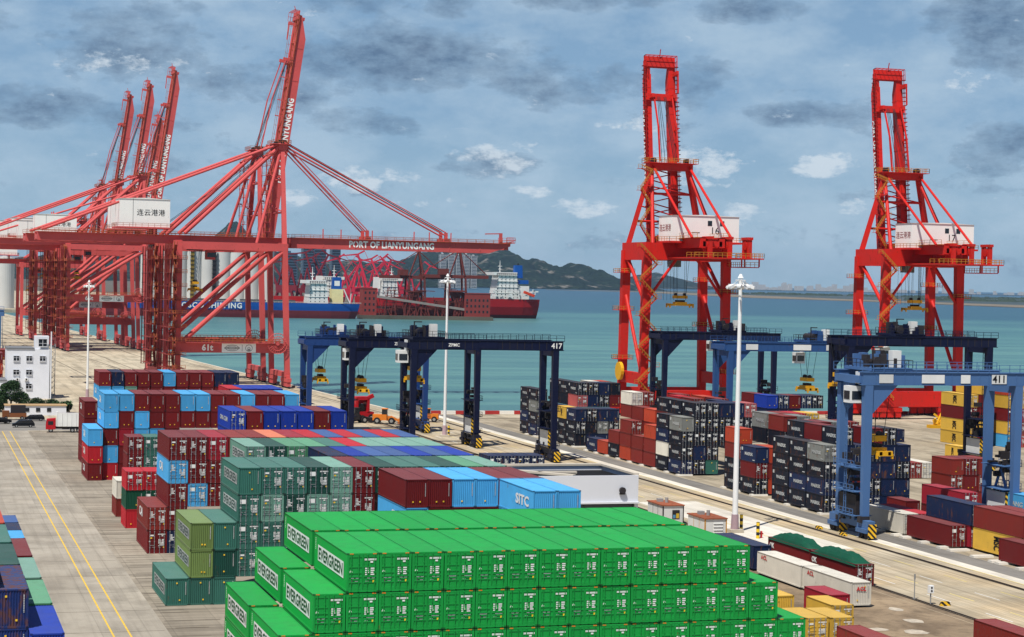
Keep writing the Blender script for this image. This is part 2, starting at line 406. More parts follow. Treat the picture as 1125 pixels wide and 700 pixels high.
# sea
def sea_mat():
    m = bpy.data.materials.new('sea_water'); m.use_nodes = True; nt = NT(m.node_tree); nt.n.clear()
    out = nt.add('ShaderNodeOutputMaterial'); b = nt.add('ShaderNodeBsdfPrincipled')
    tc = nt.add('ShaderNodeTexCoord'); V = tc.outputs['Object']
    sp = nt.add('ShaderNodeSeparateXYZ', inp={0: V})
    mp = nt.add('ShaderNodeMapping', inp={'Vector': V, 'Scale': (.0007, .0022, 1)})
    big = nt.noise(mp.outputs[0], 1.0, 5, .55)
    mp2 = nt.add('ShaderNodeMapping', inp={'Vector': V, 'Scale': (.005, .035, 1)})
    med = nt.noise(mp2.outputs[0], 1.0, 8, .7)
    dist = nt.math('MULTIPLY', sp.outputs[1], 1/5200.0)
    t = nt.math('ADD', dist, nt.math('MULTIPLY', nt.math('SUBTRACT', big, .5), .5))
    c = nt.ramp(t, [(.08, lin(100, 144, 132)), (.30, lin(78, 124, 120)), (.44, lin(40, 82, 98)), (1, lin(34, 72, 96))])
    c = nt.mix(nt.math('MULTIPLY', nt.ramp(med, [(.45, 0), (.56, 1)]), .55), c, lin(52, 96, 104))
    nt.l.new(c, b.inputs['Base Color']); b.inputs['Roughness'].default_value = .32; b.inputs['Specular IOR Level'].default_value = .30
    mpw = nt.add('ShaderNodeMapping', inp={'Vector': V, 'Scale': (.25, .5, 1)})
    w = nt.noise(mpw.outputs[0], 1.0, 7, .7)
    bn = nt.add('ShaderNodeBump', inp={'Strength': .9, 'Distance': .5, 'Height': w}); nt.l.new(bn.outputs[0], b.inputs['Normal'])
    nt.l.new(b.outputs[0], out.inputs[0]); return m
b = MB(); b.quad((-30000, 300, -3), (30000, 300, -3), (30000, 45000, -3), (-30000, 45000, -3)); tag(b.build('sea_water', sea_mat()), kind='structure')

# ================================================================== CONTAINERS
PC = dict(  # paint: colour, rust, chalk
 E=('evergreen', (.007, .30, .048), .02, .10), M=('maroon', lin(108, 26, 28), .1, .28), C=('crimson', lin(146, 30, 44), .05, .22), R=('bright_red', lin(176, 34, 44), .05, .15),
 O=('orange_red', lin(176, 66, 42), .3, .2), P=('peach', lin(204, 112, 78), .1, .3), T=('teal', lin(54, 104, 92), .1, .3), K=('dark_teal', lin(28, 72, 62), .1, .25),
 A=('pale_teal', lin(106, 148, 132), .1, .35), G=('leaf_green', lin(80, 138, 104), .1, .3), V=('olive', lin(106, 128, 72), .1, .3), L=('light_blue', lin(74, 160, 212), .05, .15),
 B=('royal_blue', lin(26, 56, 152), .03, .15), S=('steel_blue', lin(52, 84, 138), .1, .25), N=('navy', lin(20, 36, 70), .4, .2), D=('dark_navy', lin(18, 24, 38), .45, .3),
 W=('white', lin(212, 206, 192), .15, .1), Y=('yellow', lin(206, 166, 66), .08, .2), X=('brown_red', lin(126, 42, 36), .3, .2), F=('forest_green', lin(20, 74, 54), .1, .2),
 Q=('grey', lin(120, 122, 118), .4, .2), U=('rusty_blue', lin(30, 50, 104), .75, .2), J=('pink_red', lin(170, 84, 84), .2, .3))
WORD = dict(E='bright green', M='maroon', C='crimson', R='bright red', O='orange-red', P='peach-roofed', T='teal', K='dark teal', A='pale teal', G='leaf green', V='olive green', L='light blue',
 B='royal blue', S='steel blue', N='navy', D='dark navy', W='white', Y='yellow', X='brown-red', F='forest green', Q='grey', U='rusty blue', J='pink-red')
def paint(c):
    n, col, rust, chalk = PC[c]
    return mat('container_'+n, col, .5, rust=rust, dirt=.3 if c != 'E' else .16, chalk=chalk, rnd=.15 if c != 'E' else .08, scale=.5)
M_cast = mat('corner_casting', lin(60, 52, 48), .6, dirt=.5)
M_seal = mat('door_gasket', lin(26, 26, 28), .8, dirt=.1)
M_galv = mat('galvanised_steel', lin(168, 172, 174), .45, metal=.5, dirt=.3)
M_white = mat('white_lettering', lin(232, 232, 228), .6, dirt=.15, rnd=.02)
M_lwhite = mat('worn_lettering', lin(196, 198, 196), .6, dirt=.9, rnd=.2, scale=2.2)
M_blacklet = mat('black_lettering', lin(26, 26, 30), .6, dirt=.1)
M_greenlet = mat('green_lettering', lin(12, 74, 36), .6, dirt=.1)
M_redlet = mat('red_lettering', lin(190, 30, 34), .6, dirt=.1)
M_ylabel = mat('yellow_label', lin(240, 196, 50), .6, dirt=.1)
M_omark = mat('orange_mark', lin(226, 110, 30), .6, dirt=.1)
M_timber = mat('container_underside', lin(50, 44, 40), .8)
W_ = 2.438
def corrug(b, axis, c, depth, a0, a1, z0, z1, pitch, m=0, sgn=1):
    """corrugated wall on plane axis=c; relief goes inward by depth*sgn"""
    n = max(1, round((a1-a0)/pitch)); p = (a1-a0)/n
    prof = []
    for k in range(n):
        s = a0+k*p; prof += [(s, 0), (s+p*.26, 0), (s+p*.42, 1), (s+p*.84, 1)]
    prof.append((a1, 0))
    base = len(b.v)
    for s, d in prof:
        w = c+sgn*depth*d
        b.v += [(w, s, z0), (w, s, z1)] if axis == 0 else [(s, w, z0), (s, w, z1)]
    for k in range(len(prof)-1):
        i = base+2*k; b.f.append((i, i+2, i+3, i+1)); b.m.append(m)
CM = {}
def body_mesh(L, H, end, c):
    key = (L, H, end, c)
    if key in CM: return CM[key]
    b = MB(); w = W_; p = .11
    for x in (0, w-p):
        for y in (0, L-p): b.box(x, y, 0, x+p, y+p, H)
    for y in (0.004, L-.104):
        b.box(p, y, .0, w-p, y+.1, .16); b.box(p, y, H-.11, w-p, y+.1, H)
    for x in (0.004, w-.084):
        b.box(x, p, .02, x+.08, L-p, .17); b.box(x, p, H-.07, x+.08, L-p, H-.004)
    corrug(b, 0, .03, .036, p, L-p, .17, H-.07, .28, 0, 1)
    corrug(b, 0, w-.03, .036, p, L-p, .17, H-.07, .28, 0, -1)
    corrug(b, 1, L-.03, .04, p, w-p, .16, H-.11, .25, 0, -1)
    if end == 'C': corrug(b, 1, .03, .045, p, w-p, .16, H-.11, .2, 0, 1)
    # roof: shallow transverse ribs
    n = max(4, round(L/.42)); yy = [p+(L-2*p)*k/n for k in range(n+1)]; base = len(b.v); pr = []
    for k in range(n):
        d = (L-2*p)/n; s = yy[k]; pr += [(s, 0), (s+d*.45, 0), (s+d*.55, 1), (s+d*.9, 1)]
    pr.append((L-p, 0))
    for s, d in pr: b.v += [(.05, s, H-.03+d*.018), (w-.05, s, H-.03+d*.018)]
    for k in range(len(pr)-1): i = base+2*k; b.f.append((i, i+1, i+3, i+2)); b.m.append(0)
    b.quad((.08, .1, .1), (.08, L-.1, .1), (w-.08, L-.1, .1), (w-.08, .1, .1), 2)
    e = .006
    for x in (-e, w-.162+e):
        for y in (-e, L-.178+e):
            for z in (0, H-.118+e): b.box(x, y, z, x+.162, y+.178, z+.118, 1)
    cc = PC[c][1]; CM[key] = b.mesh('container_body', [paint(c), mat('casting_'+PC[c][0], tuple(v*.35+.004 for v in cc), .6, dirt=.4), M_timber]); return CM[key]
def door_mesh(H, c, side):
    key = ('door', H, c, side)
    if key in CM: return CM[key]
    b = MB(); x0, x1 = (.115, W_/2-.012) if side == 0 else (W_/2+.012, W_-.115); z0, z1 = .165, H-.115
    b.box(x0, .05, z0, x1, .09, z1)
    fr = .07
    b.box(x0, .012, z0, x0+fr, .05, z1); b.box(x1-fr, .012, z0, x1, .05, z1)
    hh = z1-z0
    for a, q in ((0, .07), (.93, 1), (.36, .40), (.47, .51), (.64, .68), (.22, .25) if H < 2.7 else (.20, .235)):
        b.box(x0+fr, .014, z0+hh*a, x1-fr, .05, z0+hh*q)
    CM[key] = b.mesh('container_door', [paint(c)]); return CM[key]
def gear_mesh(H, side, c=''):
    c = c if c == 'E' else ''
    key = ('gear', H, side, c)
    if key in CM: return CM[key]
    b = MB(); cx = W_*.25 if side == 0 else W_*.75
    for x in (cx-.28, cx+.28):
        b.box(x-.022, -.03, .07, x+.022, .006, H-.05)
        for z in (.09, H-.11, .75, 1.5, H-.75): b.box(x-.05, -.035, z-.04, x+.05, .011, z+.04)
        s = 1 if x < cx else -1
        b.box(min(x, x+s*.34), -.045, 1.02, max(x, x+s*.34), -.02, 1.07, 1)
    CM[key] = b.mesh('container_locking_bar', [paint('E') if c else M_galv, M_galv]); return CM[key]
def mark_mesh(H, c, var=0):
    """the stencilled code, weight table and stickers of the door end"""
    var = 0 if c == 'E' else var
    key = ('mark', H, c, var)
    if key in CM: return CM[key]
    b = MB(); y = .0095; rd = random.Random(3+var*7)
    def q(x0, z0, x1, z1, m=0): b.box(x0, y, z0, x1, .014, z1, m)
    x = W_*.56
    for k in range(9): q(x-.02+k*.1, H-.54, x-.02+k*.1+.075, H-.40)
    q(x+.42, H-.72, x+.62, H-.6); 
    for r in range(4):
        for k in range(2): q(x+.03+.42*k, H-1.18-r*.15, x+.03+.42*k+rd.uniform(.2, .34), H-1.09-r*.15)
    if c != 'E':
        if var == 1: q(.25, H-.95, .85, H-.5)
        elif var == 2: q(.3, H-.7, .8, H-.52); q(.35, H-1.0, .6, H-.85, 1)
        else:
            for r in range(5): q(.3, H-.62-r*.16, .3+rd.uniform(.25, .6), H-.53-r*.16)
        for r in range(4): q(x+rd.uniform(0, .3), .95+r*.14, x+.75, 1.02+r*.14)
    q(.22, H-1.42, .42, H-1.34); q(.26, H-1.33, .38, H-1.28)
    q(W_-.47, .72, W_-.3, .88, 1); q(.34, .74, .42, .9, 2); q(.62, .78, .86, .83, 3); q(W_-1.02, .78, W_-.78, .83, 3)
    if c == 'E':
        for xx in (.22, W_-.47): b.box(xx, -.012, H-.085, xx+.27, .002, H-.01, 4)
    CM[key] = b.mesh('container_marking', [M_white, M_ylabel, mat('violet_label', lin(120, 40, 110)), M_galv, M_omark]); return CM[key]
def cmark_mesh(H, c):
    """vertical code and stickers of a plain front end"""
    key = ('cmark', H, c)
    if key in CM: return CM[key]
    b = MB(); y = -.004
    for k in range(11):
        z = H-.42-k*.125; b.box(W_-.36, y, z-.085, W_-.28, y+.02, z)
    rd = random.Random(sum(map(ord, c)))
    for k in range(2 if c not in 'LN' else 1):
        xx = rd.uniform(.5, W_-.7); z = rd.choice((.5, .52, H-.6)); b.box(xx, y, z, xx+.15, y+.02, z+.15, 1)
    CM[key] = b.mesh('container_marking', [M_lwhite, M_ylabel]); return CM[key]
def logo_mesh(kind, L, H):
    """writing on the long side facing -x; local coordinates of the container"""
    key = ('logo', kind, L, H)
    if key in CM: return CM[key]
    txt, size, mt, board, yc, zc, sx = dict(
        E=('EVERGREEN', 1.9, M_greenlet, M_white, .49, .515, 1.0), S=('SITC', 1.9, M_white, None, .30, .56, .9), T=('EVERGREEN', 1.9, mat('teal_lettering', lin(30, 62, 54), .6, dirt=.2), M_lwhite, .46, .54, 1.0),
        C=('CAI', 1.35, M_white, None, .62, .55, 1.0), V=('MSC', 2.0, M_blacklet, None, .5, .5, 1.0), A=('ACL', .85, M_redlet, None, .84, .80, 1.0), H=('HMM', 1.2, M_lwhite, None, .55, .5, 1.0),
        N=('MAERSK', .95, M_lwhite, None, .46, .5, 1.0), Y=('YANG MING', 1.1, M_lwhite, None, .5, .5, 1.0), Z=('CMA CGM', 1.1, M_lwhite, None, .5, .5, 1.0))[kind]
    tm = text_mesh(txt, size, mt, .03 if kind in 'ESV' else .025, .008, sx)
    me = bpy.data.meshes.new('container_lettering')
    xs = [v.co.x for v in tm.vertices]; wd = max(xs)-min(xs)
    lim = {'E': L*.73, 'S': L*.36, 'T': L*.68, 'C': L*.28, 'V': L*.3, 'A': L*.14, 'H': L*.5, 'N': L*.54, 'Y': L*.6, 'Z': L*.6}[kind]; k = lim/wd
    zs = {'E': 1.0, 'S': 1.15, 'T': 1.0, 'C': 1.15, 'V': 1.0, 'A': .8, 'H': 1., 'N': 1.05, 'Y': 1.1, 'Z': 1.}[kind]
    ys = [v.co.y for v in tm.vertices]; hgt = max(ys)-min(ys); cyy = (max(ys)+min(ys))/2; kz = H*{'E': .33, 'S': .36, 'T': .32, 'C': .40, 'V': .56, 'A': .2, 'H': .36, 'N': .21, 'Y': .25, 'Z': .25}[kind]/hgt
    vs = []; rot = kind == 'V'
    if rot: k = H*.62/wd; kz = min(L*.16, 1.7)/hgt
    for v in tm.vertices:
        u, w_, d = v.co.x, v.co.y-cyy, v.co.z
        if rot: vs.append((.022-d*.5-.02, L*yc - w_*kz*-1*-1, H*zc - u*k))
        else: vs.append((.022-d*.5-.02, L*yc - u*k, H*zc + w_*kz))
    fs = [tuple(p.vertices) for p in tm.polygons]
    mi = [0]*len(fs)
    b = MB(); b.v = vs; b.f = fs; b.m = mi
    if board and kind == 'E': b.box(.006, L*.10, H*.30, .012, L*.88, H*.73, 1)
    if kind == 'T': b.box(.006, L*.09, H*.34, .012, L*.83, H*.74, 1)
    if kind == 'N':   # small star mark at the upper left and code marks
        b.box(-.008, L*.86, H*.68, .01, L*.95, H*.88, 0); b.box(-.008, L*.06, H*.12, .01, L*.2, H*.17, 0)
    if kind in 'ETC':
        for q in range(7): b.box(-.004, L*.955-q*.0-.10, H*.86-q*.14, .008, L*.955+.02, H*.86-q*.14+.08, 0 if kind != 'E' else 1)
    CM[key] = b.mesh('container_lettering', [mt, board or mt]); return CM[key]
HC, STD = 2.896, 2.591
CONT = []   # every container of the yard
def container(X, Y, z, size, H, end, c, logo=None, words='', detail=2, group=None, rz=0):
    CONT.append((X, Y, z, size, H, end, c, logo, words, detail, group, rz))
def make_container(i, X, Y, z, size, H, end, c, logo, words, detail, group, rz):
    L = 12.192 if size == 40 else 6.058
    o = bpy.data.objects.new('shipping_container', body_mesh(L, H, end, c)); COL.objects.link(o)
    jx = (random.random()-.5)*.03; jy = (random.random()-.5)*.08
    o.location = (X+jx, Y+jy, z); o.rotation_euler = (0, 0, R((random.random()-.5)*.12)+rz)
    tag(o, words, 'container', group)
    def part(name, me, par):
        q = bpy.data.objects.new(name, me); COL.objects.link(q); q.parent = par; return q
    if end == 'D' and detail >= 1:
        for s in (0, 1):
            d = part('door', door_mesh(H, c, s), o)
            part('locking_bar', gear_mesh(H, s, c), d)
        part('marking', mark_mesh(H, c, i % 3), o)
    elif end == 'C' and detail >= 1: part('marking', cmark_mesh(H, c), o)
    if logo: part('lettering', logo_mesh(logo, L, H), o)
    if logo == 'A': text('ACL', .62, M_redlet, (W_/2, -.02, H*.70), '-y', o, bold=.03)
    return o
# ------------------------------------------------------------------ yard layout
X0, CW = 26.03, 2.504
ORD = ['first', 'second', 'third', 'fourth', 'fifth', 'sixth', 'seventh', 'eighth', 'ninth', 'tenth', 'eleventh', 'twelfth', 'thirteenth', 'fourteenth', 'fifteenth', 'sixteenth', 'seventeenth', 'eighteenth']
SEEN = {}
def lab(c, what, where):
    return f'{WORD[c]} {what} {where}'
DOWN = ['top tier', 'second tier down', 'third tier down', 'fourth tier down', 'fifth tier down']
UP = {1: 'bottom tier', 2: 'second tier up', 3: 'third tier up', 4: 'fourth tier up', 5: 'fifth tier up'}
TIER = {1: 'on the ground', 2: 'in the second tier', 3: 'in the third tier', 4: 'in the fourth tier', 5: 'in the fifth tier', 6: 'in the sixth tier'}
def row(Y, cols, tier, codes, place, end='D', top=5, x0=X0, cw=CW, size=40, H=HC, logo=None, group=None, zp=None, z0=.0, c0=1, detail=2):
    """one tier of one bay; codes: a letter per container, lower case = plain corrugated end, '.' = none; logo on the first"""
    pitch = zp or H+.033; k = 0
    for n, ch in enumerate(codes):
        if ch == '.': continue
        e = end
        if ch.islower(): e = 'C'; ch = ch.upper()
        w = f'{WORD[ch]} container, {DOWN[top-tier]}, {ORD[n+c0-1]} from left in {place}'
        container(x0+cw*(cols+n), Y, z0+pitch*(tier-1), size, H, e, ch, logo if n == 0 else None, w, detail, group)
GG = 'bright green containers of the front stack'
for t, a, n in ((5, 2, 13), (4, 1, 15), (3, 0, 17)):
    row(140.5, a, t, 'E'*n, 'the front green row', logo='E', group=GG, zp=2.965)
for t in (1, 2): row(140.5, 0, t, 'EE', 'the front green row', logo='E', group=GG, zp=2.965)
row(153.75, 2, 5, 'E'*13, 'the rear green row', logo='E', group=GG, zp=2.965)
for t, c in ((4, 1), (3, 0), (2, 0), (1, 0)): row(153.75, c, t, 'E', 'the rear green row', logo='E', group=GG, zp=2.965)
row(153.75, 15, 4, 'E', 'the rear green row, right end', group=GG, zp=2.965); row(153.75, 16, 3, 'E', 'the rear green row, right end', group=GG, zp=2.965)
P = 'the pair right behind the green stack'
G2 = 'containers stacked left of the crane lanes'
row(181.1, 13, 5, 'll', P, logo='S', group=G2); row(181.1, 13, 4, 'll', P, group=G2)
P = 'the row behind the green stack'
row(192.8, 9, 5, 'mmllmm', P, group=G2); row(192.8, 9, 4, 'lmmm', P, logo='S', group=G2)
P = 'the long teal row'
row(206.3, 3, 5, 'tTTKAMKTTKGA', P, logo='T', group=G2)
row(206.3, 3, 4, 'TAKAAM', P, logo='T', group=G2)
row(206.3, 3, 3, 'TTT', P, group=G2, c0=3); row(206.3, 1, 3, 'vt', P, logo='T', group=G2)
row(206.3, 1, 2, 'vk', P, logo='T', group=G2); row(206.3, 3, 2, 'TT', P, group=G2, c0=3)
row(206.3, 0, 1, 'ttt', P, logo='T', group=G2)
P = 'the row of blue roofs'
row(219.4, 8, 5, 'NBSSBSB', P, group=G2)
P = 'the pale green roofed row'
row(232.0, 5, 5, 'AKGGTRAAAA', P, logo='T', group=G2); row(232.0, 5, 4, 'TKTTK', P, logo='T', group=G2)
P = 'the row with one peach roof'
row(245.2, 2, 5, 'MMCXXPCRSRSRS', P, group=G2)
row(245.2, 2, 4, 'LMM', P, logo='C', group=G2); row(245.2, 2, 3, 'MLM', P, group=G2)
row(245.2, 1, 2, 'XM', P, logo='C', group=G2); row(245.2, 1, 1, 'MN', P, group=G2)
P = 'the small stack with green middle'
for t, cs in ((3, 'RR'), (2, 'fF'), (1, 'rr')): row(270.0, 0, t, cs, P, top=3, x0=28.4, size=20, H=STD, group=G2)
P = 'the narrow two tier stack'
for t, cs in ((2, 'w'), (1, 'x')): row(283.0, 0, t, cs, P, top=2, x0=28.4, size=20, H=STD, group=G2)
P = 'the maroon and teal columns'
for t, cs in ((4, 'MT'), (3, 'MT'), (2, 'mt'), (1, 'mt')): row(295.5, 0, t, cs, P, top=4, x0=31.2, size=20, H=STD, group=G2)
P = 'the royal blue row'
row(292.4, 0, 5, 'Bmbbbmb', P, x0=46.1, cw=2.6, logo='Z', group=G2); row(292.4, 0, 4, 'Bm', P, x0=46.1, cw=2.6, group=G2)
P = 'the tall maroon row'
row(333.5, 0, 5, 'llmmmllmmlmml', P, x0=31.2, cw=2.58, logo='C', group=G2)
row(333.5, 0, 4, 'lmlmmmmmm', P, x0=31.2, cw=2.58, logo='C', group=G2)
row(333.5, 0, 3, 'mcllm', P, x0=31.2, cw=2.58, group=G2); row(333.5, 0, 2, 'lmm', P, x0=31.2, cw=2.58, group=G2); row(333.5, 0, 1, 'rmm', P, x0=31.2, cw=2.58, group=G2)
P = 'the column at the far left'
for t, c in ((3, 'l'), (2, 'r'), (1, 'm')): row(332.6, 0, t, c, P, top=3, x0=28.55, logo='C', group=G2)
P = 'the lone maroon column'
for t in (4, 3, 2, 1): row(358.8, 0, t, 'm', P, top=4, x0=30.05, logo='C' if t == 4 else None, group=G2)
P = 'the far short row of roofs'
row(350.0, 0, 5, 'rbbb', P, x0=54.8, group=G2)
P = 'the farthest row before the salmon crane'
row(406.4, 0, 5, 'mnmmmlmmmnn', P, x0=36.9, cw=2.65, group=G2); row(406.4, 0, 4, 'llammmmmmmm', P, x0=36.9, cw=2.65, logo='C', group=G2)
# left edge of the picture
G3 = 'containers in the block at the left edge'
P = 'the block cut by the left edge'
def one(X, Y, z, size, H, end, c, where, logo=None, group=None, detail=2): container(X, Y, z, size, H, end, c, logo, f'{WORD[c]} container {where}', detail, group)
one(6.06, 147, 8.79, 40, HC, 'C', 'U', 'with rust streaks topping the near left stack', group=G3)
one(6.06, 147, 5.86, 40, HC, 'C', 'U', 'under the rusty one of the near left stack', group=G3)
one(8.55, 144.7, 5.86, 40, HC, 'C', 'B', 'right of the rusty blue one, bottom left corner', group=G3)
for Y, c, w in ((158, 'G', 'beyond the nearest royal blue roof, left edge block'), (171.4, 'A', 'between the green and maroon roofs, left edge block'), (184.7, 'M', 'with a wide maroon roof in the left edge block')): one(8.55, Y, 5.86, 40, HC, 'C', c, w, group=G3)
for Y, c, w in ((197.7, 'L', 'the short one beyond the maroon roof at the left edge'), (204.0, 'N', 'just beyond the short light blue one at the left edge'), (210.3, 'S', 'last of the short ones at the left edge block')): one(8.55, Y, 5.86, 20, STD+.2, 'C', c, w, group=G3)
for Y, c, w in ((159.6, 'K', 'behind the rusty blue one at the left edge'), (172.8, 'T', 'second roof behind the rusty blue one, left edge'), (186.0, 'O', 'third roof behind the rusty blue one, left edge')): one(6.06, Y, 8.79, 40, HC, 'C', c, w, group=G3)
one(3.3, 147, 11.72, 40, HC, 'C', 'N', 'topmost at the very left edge', group=G3)

# right hand block: long sides face the camera's left; 20 ft slots on concrete pads
RX, RC = 135.4, 2.5
G4 = 'containers stacked right of the crane lanes'
SP = STD+.035; PZ = .3
def stack(Y, col, codes, place, size=20, H=STD, x0=RX, z0=PZ, t0=1, detail=2, logos='N'):
    for k, ch in enumerate(codes):
        if ch == '.': continue
        t = t0+k; e = 'D'
        if ch.islower(): e = 'C'; ch = ch.upper()
        lg = None
        if (col == 0 or (t >= 5)) and ch in 'NDQ' and logos: lg = 'N'
        if ch in 'Y' : lg = 'V'
        container(x0+RC*col, Y, z0+(H+.035)*(t-1), size, H, e, ch, lg, f'{WORD[ch]} container, {UP[t]}, {place}', detail, G4)
# group behind the near blue crane: slots 272.5 / 278.9 / 285.3
A1 = 'navy stack left of crane 411'
stack(285.3, 0, 'DDDD', 'far end of '+A1); stack(278.9, 0, 'DNDD', 'middle of '+A1); stack(272.5, 0, 'DNDQ', 'near end of '+A1)
stack(285.3, 1, '....D', 'far end above '+A1); stack(278.9, 1, '....m', 'middle above '+A1); stack(272.5, 1, '....D', 'near end above '+A1)
for col, codes, w in ((1, 'ndDn', 'first column behind the near crane legs'), (2, 'NxnN', 'second column behind the near crane legs'), (3, 'NDnDm', 'column under the yellow spreader'), (4, 'nnnnD', 'column right of the yellow spreader'), (5, 'nnDn', 'right end column of the navy group')): stack(272.5, col, codes, 'the '+w)
for col, codes, w in ((2, '....m', 'behind'), (3, '....Q', 'further right behind'), (4, '....X', 'furthest right behind')): stack(285.3, col, codes, f'{w} the navy group')
stack(291.8, 4, '...W', 'the stack with a white roof behind the navy group')
# group 298.1 / 304.9
A2 = 'the stack right of the tall mast'
stack(298.1, 0, 'DMn', 'near end of '+A2); stack(304.9, 0, 'DDXo', 'far end of '+A2); stack(298.1, 1, 'oxo', 'the second column of '+A2)
stack(298.1, 2, 'nnnDx', 'third column of '+A2); stack(304.9, 2, '...DQ', 'third column back, right of tall mast'); stack(298.1, 3, '...nQ', 'the fourth column of '+A2)
stack(304.9, 4, '....R', 'the back of '+A2); stack(304.9, 5, '....Y', 'the far back of '+A2, logos=None); stack(304.9, 3, '....X', 'the rear of '+A2)
# group 331 ... 383
S3 = [(331.0, 'NDDq'), (337.6, 'DWND'), (344.0, 'xxo'), (350.7, 'xX'), (357.3, 'oxX'), (363.9, 'Dx'), (370.4, 'o'), (376.9, 'N')]
NM = ['nearest slot', 'second slot', 'third slot', 'fourth slot', 'fifth slot', 'sixth slot', 'seventh slot', 'eighth slot']
for (Y, cs), nm in zip(S3, NM): stack(Y, 0, cs, f'{nm} of the stack face left of the mast')
for Y, cs, nm in ((344.0, '...xD', 'third slot'), (337.6, '....D', 'second slot'), (331.0, 'DnDDD', 'nearest slot'), (350.7, '..xo', 'fourth slot'), (357.3, '..xx', 'fifth slot'), (363.9, '...xW', 'sixth slot')): stack(Y, 1, cs, f'{nm}, second column left of the mast')
stack(363.9, 2, '....X', 'beside the raised white one')
for col, cs, w in ((2, 'tDDDD', 'third column'), (3, '..DDn', 'fourth column'), (4, '...Dn', 'fifth column'), (5, '...DJ', 'sixth column')): stack(331.0, col, cs, f'mast stack, nearest slot, {w}')
for Y, col, c in ((344, 3, 'X'), (350.7, 3, 'R'), (344, 5, 'X'), (357.3, 4, 'X'), (350.7, 5, 'O'), (337.6, 4, 'N')): stack(Y, col, '....'+c, f'roofs behind the mast, {ORD[int((Y-337)/6.5)+1]} slot, {ORD[col]} column')
# far group 390.5 ...
A4 = 'far navy quay stack'
stack(390.5, 0, 'dDn', 'near end of '+A4); stack(397.0, 0, 'DDY', 'the second slot of '+A4, logos='N'); stack(403.5, 0, 'DDN', 'the third slot of '+A4)
for col, cs in ((1, 'ndD'), (2, 'nQn'), (3, 'nDn')): stack(390.5, col, cs, f'near end of {A4}, {ORD[col+1]} column')
for col, cs in ((1, '...JD'), (2, '...nD'), (3, '...Dn'), (4, '...md')): stack(397.0, col, cs, f'top front of {A4}, {ORD[col]} column')
for Y, w in ((403.5, 'behind'), (410.0, 'farther behind')): stack(Y, 1, '...DD', f'upper side of {A4}, {w}')
stack(403.5, 3, '....W', 'roof field of '+A4); stack(403.5, 4, '....O', 'roof field of '+A4)
stack(417.5, 0, 'NDQD', 'separate far column by the quay, near slot'); stack(424.0, 0, 'DNDD', 'separate far column by the quay, back slot')
# rear group right of the mast under the blue cranes
P = 'rear row beneath the blue cranes'
for col, cs in ((0, '...nb'), (1, '...nN'), (2, '...nm'), (3, '....N'), (4, '....D')): stack(355.0, col, cs, f'{P}, {ORD[col]} column', x0=163.4)
stack(361.4, 0, '....m', P+', back slot', x0=163.4)
# near 40 ft row
def nr(X, Y, z, H, e, c, w, logo=None, size=40): container(X, Y, z, size, H, e, c, logo, f'{WORD[c]} container {w}', 2, G4)
nr(135.4, 246.9, .3, HC, 'D', 'W', 'lying alone beside the near blue crane leg')
nr(135.4, 233.8, .3, HC, 'D', 'M', 'on the ground between the white and yellow ones')
nr(137.9, 220.0, .3, HC, 'D', 'Y', 'on the ground right of the maroon one', 'V')
nr(135.4, 209.3, .3, HC, 'C', 'M', 'on the ground cut by the right edge')
nr(137.9, 233.0, .3, HC, 'D', 'C', 'hidden under the long blue one'); nr(137.9, 232.8, 3.23, HC, 'D', 'N', 'with faded stickers lying above the maroon one')
nr(137.9, 220.0, 3.23, HC, 'C', 'X', 'stacked over the yellow one at the right edge')
nr(137.9, 246.9, .3, HC, 'D', 'R', 'with a flat red roof behind the white one'); nr(140.5, 219.6, 3.23, HC, 'C', 'X', 'second long roof at the right edge'); nr(140.5, 219.6, .3, HC, 'C', 'X', 'below the second long roof at right edge')
nr(145.0, 247.0, 3.23, HC, 'D', 'C', 'long, raised behind the blue one'); nr(145.0, 247.0, .3, HC, 'D', 'M', 'below the raised crimson one')
nr(145.4, 264.6, .3, STD, 'C', 'M', 'short, low, right of the navy group', size=20); nr(147.9, 258.2, .3, STD, 'C', 'R', 'short, low, behind the flat red roof', size=20)
nr(152.2, 236.8, 3.23, HC, 'C', 'L', 'with lettering on its side at the right edge', 'Y'); nr(152.2, 236.8, .3, HC, 'C', 'T', 'below the light blue one at the right edge')
for t in (3, 2, 1):
    for k, (cs) in enumerate(('x', 'X', 'x')): 
        nr(159.5+2.55*k, 276.0 if k else 276.0, .3+SP*(t-1), STD, 'C' if (k+t) % 2 else 'D', 'X' if k != 1 else 'M', f'{TIER[t]} of the red block behind, {ORD[k]} column', size=20)
nr(209.0, 358.0, .1, STD, 'C', 'Y', 'short and alone on the ground behind the red block', 'V', size=20)
nr(216.0, 399.0, .1, HC, 'C', 'N', 'long and low beside the yellow stack')
nr(149.6, 283.0, .3+SP*3, STD, 'D', 'N', 'raised at the right rear of the navy group', size=20); nr(152.9, 283.0, 5.5, STD, 'C', 'W', 'narrow white at the right rear of the navy group', size=20)
P = 'the yellow stack'
for t, c, lg in ((1, 'Y', 'V'), (2, 'Y', 'V'), (3, 'M', None), (4, 'Y', 'V')): nr(228.4, 388.0, .05+2.93*(t-1), HC, 'D' if t != 1 else 'C', c, f'{TIER[t]} of {P}', lg)
for t, c in ((1, 'R'), (2, 'Y'), (3, 'M'), (4, 'M'), (5, 'Y')): nr(231.0, 386.0, .05+2.93*(t-1), HC, 'D', c, f'{TIER[t]} of {P}, right column', 'V' if t == 5 else None)
for col, cs in ((3, 'LYMYO'), (4, 'OXCYY'), (5, 'XMYMX')):
    for k, c in enumerate(cs): nr(231.0+2.52*(col-1), 384.0, .05+2.93*k, HC, 'D', c, f'{TIER[k+1]} right of the near crane leg, {ORD[col-2]} column')
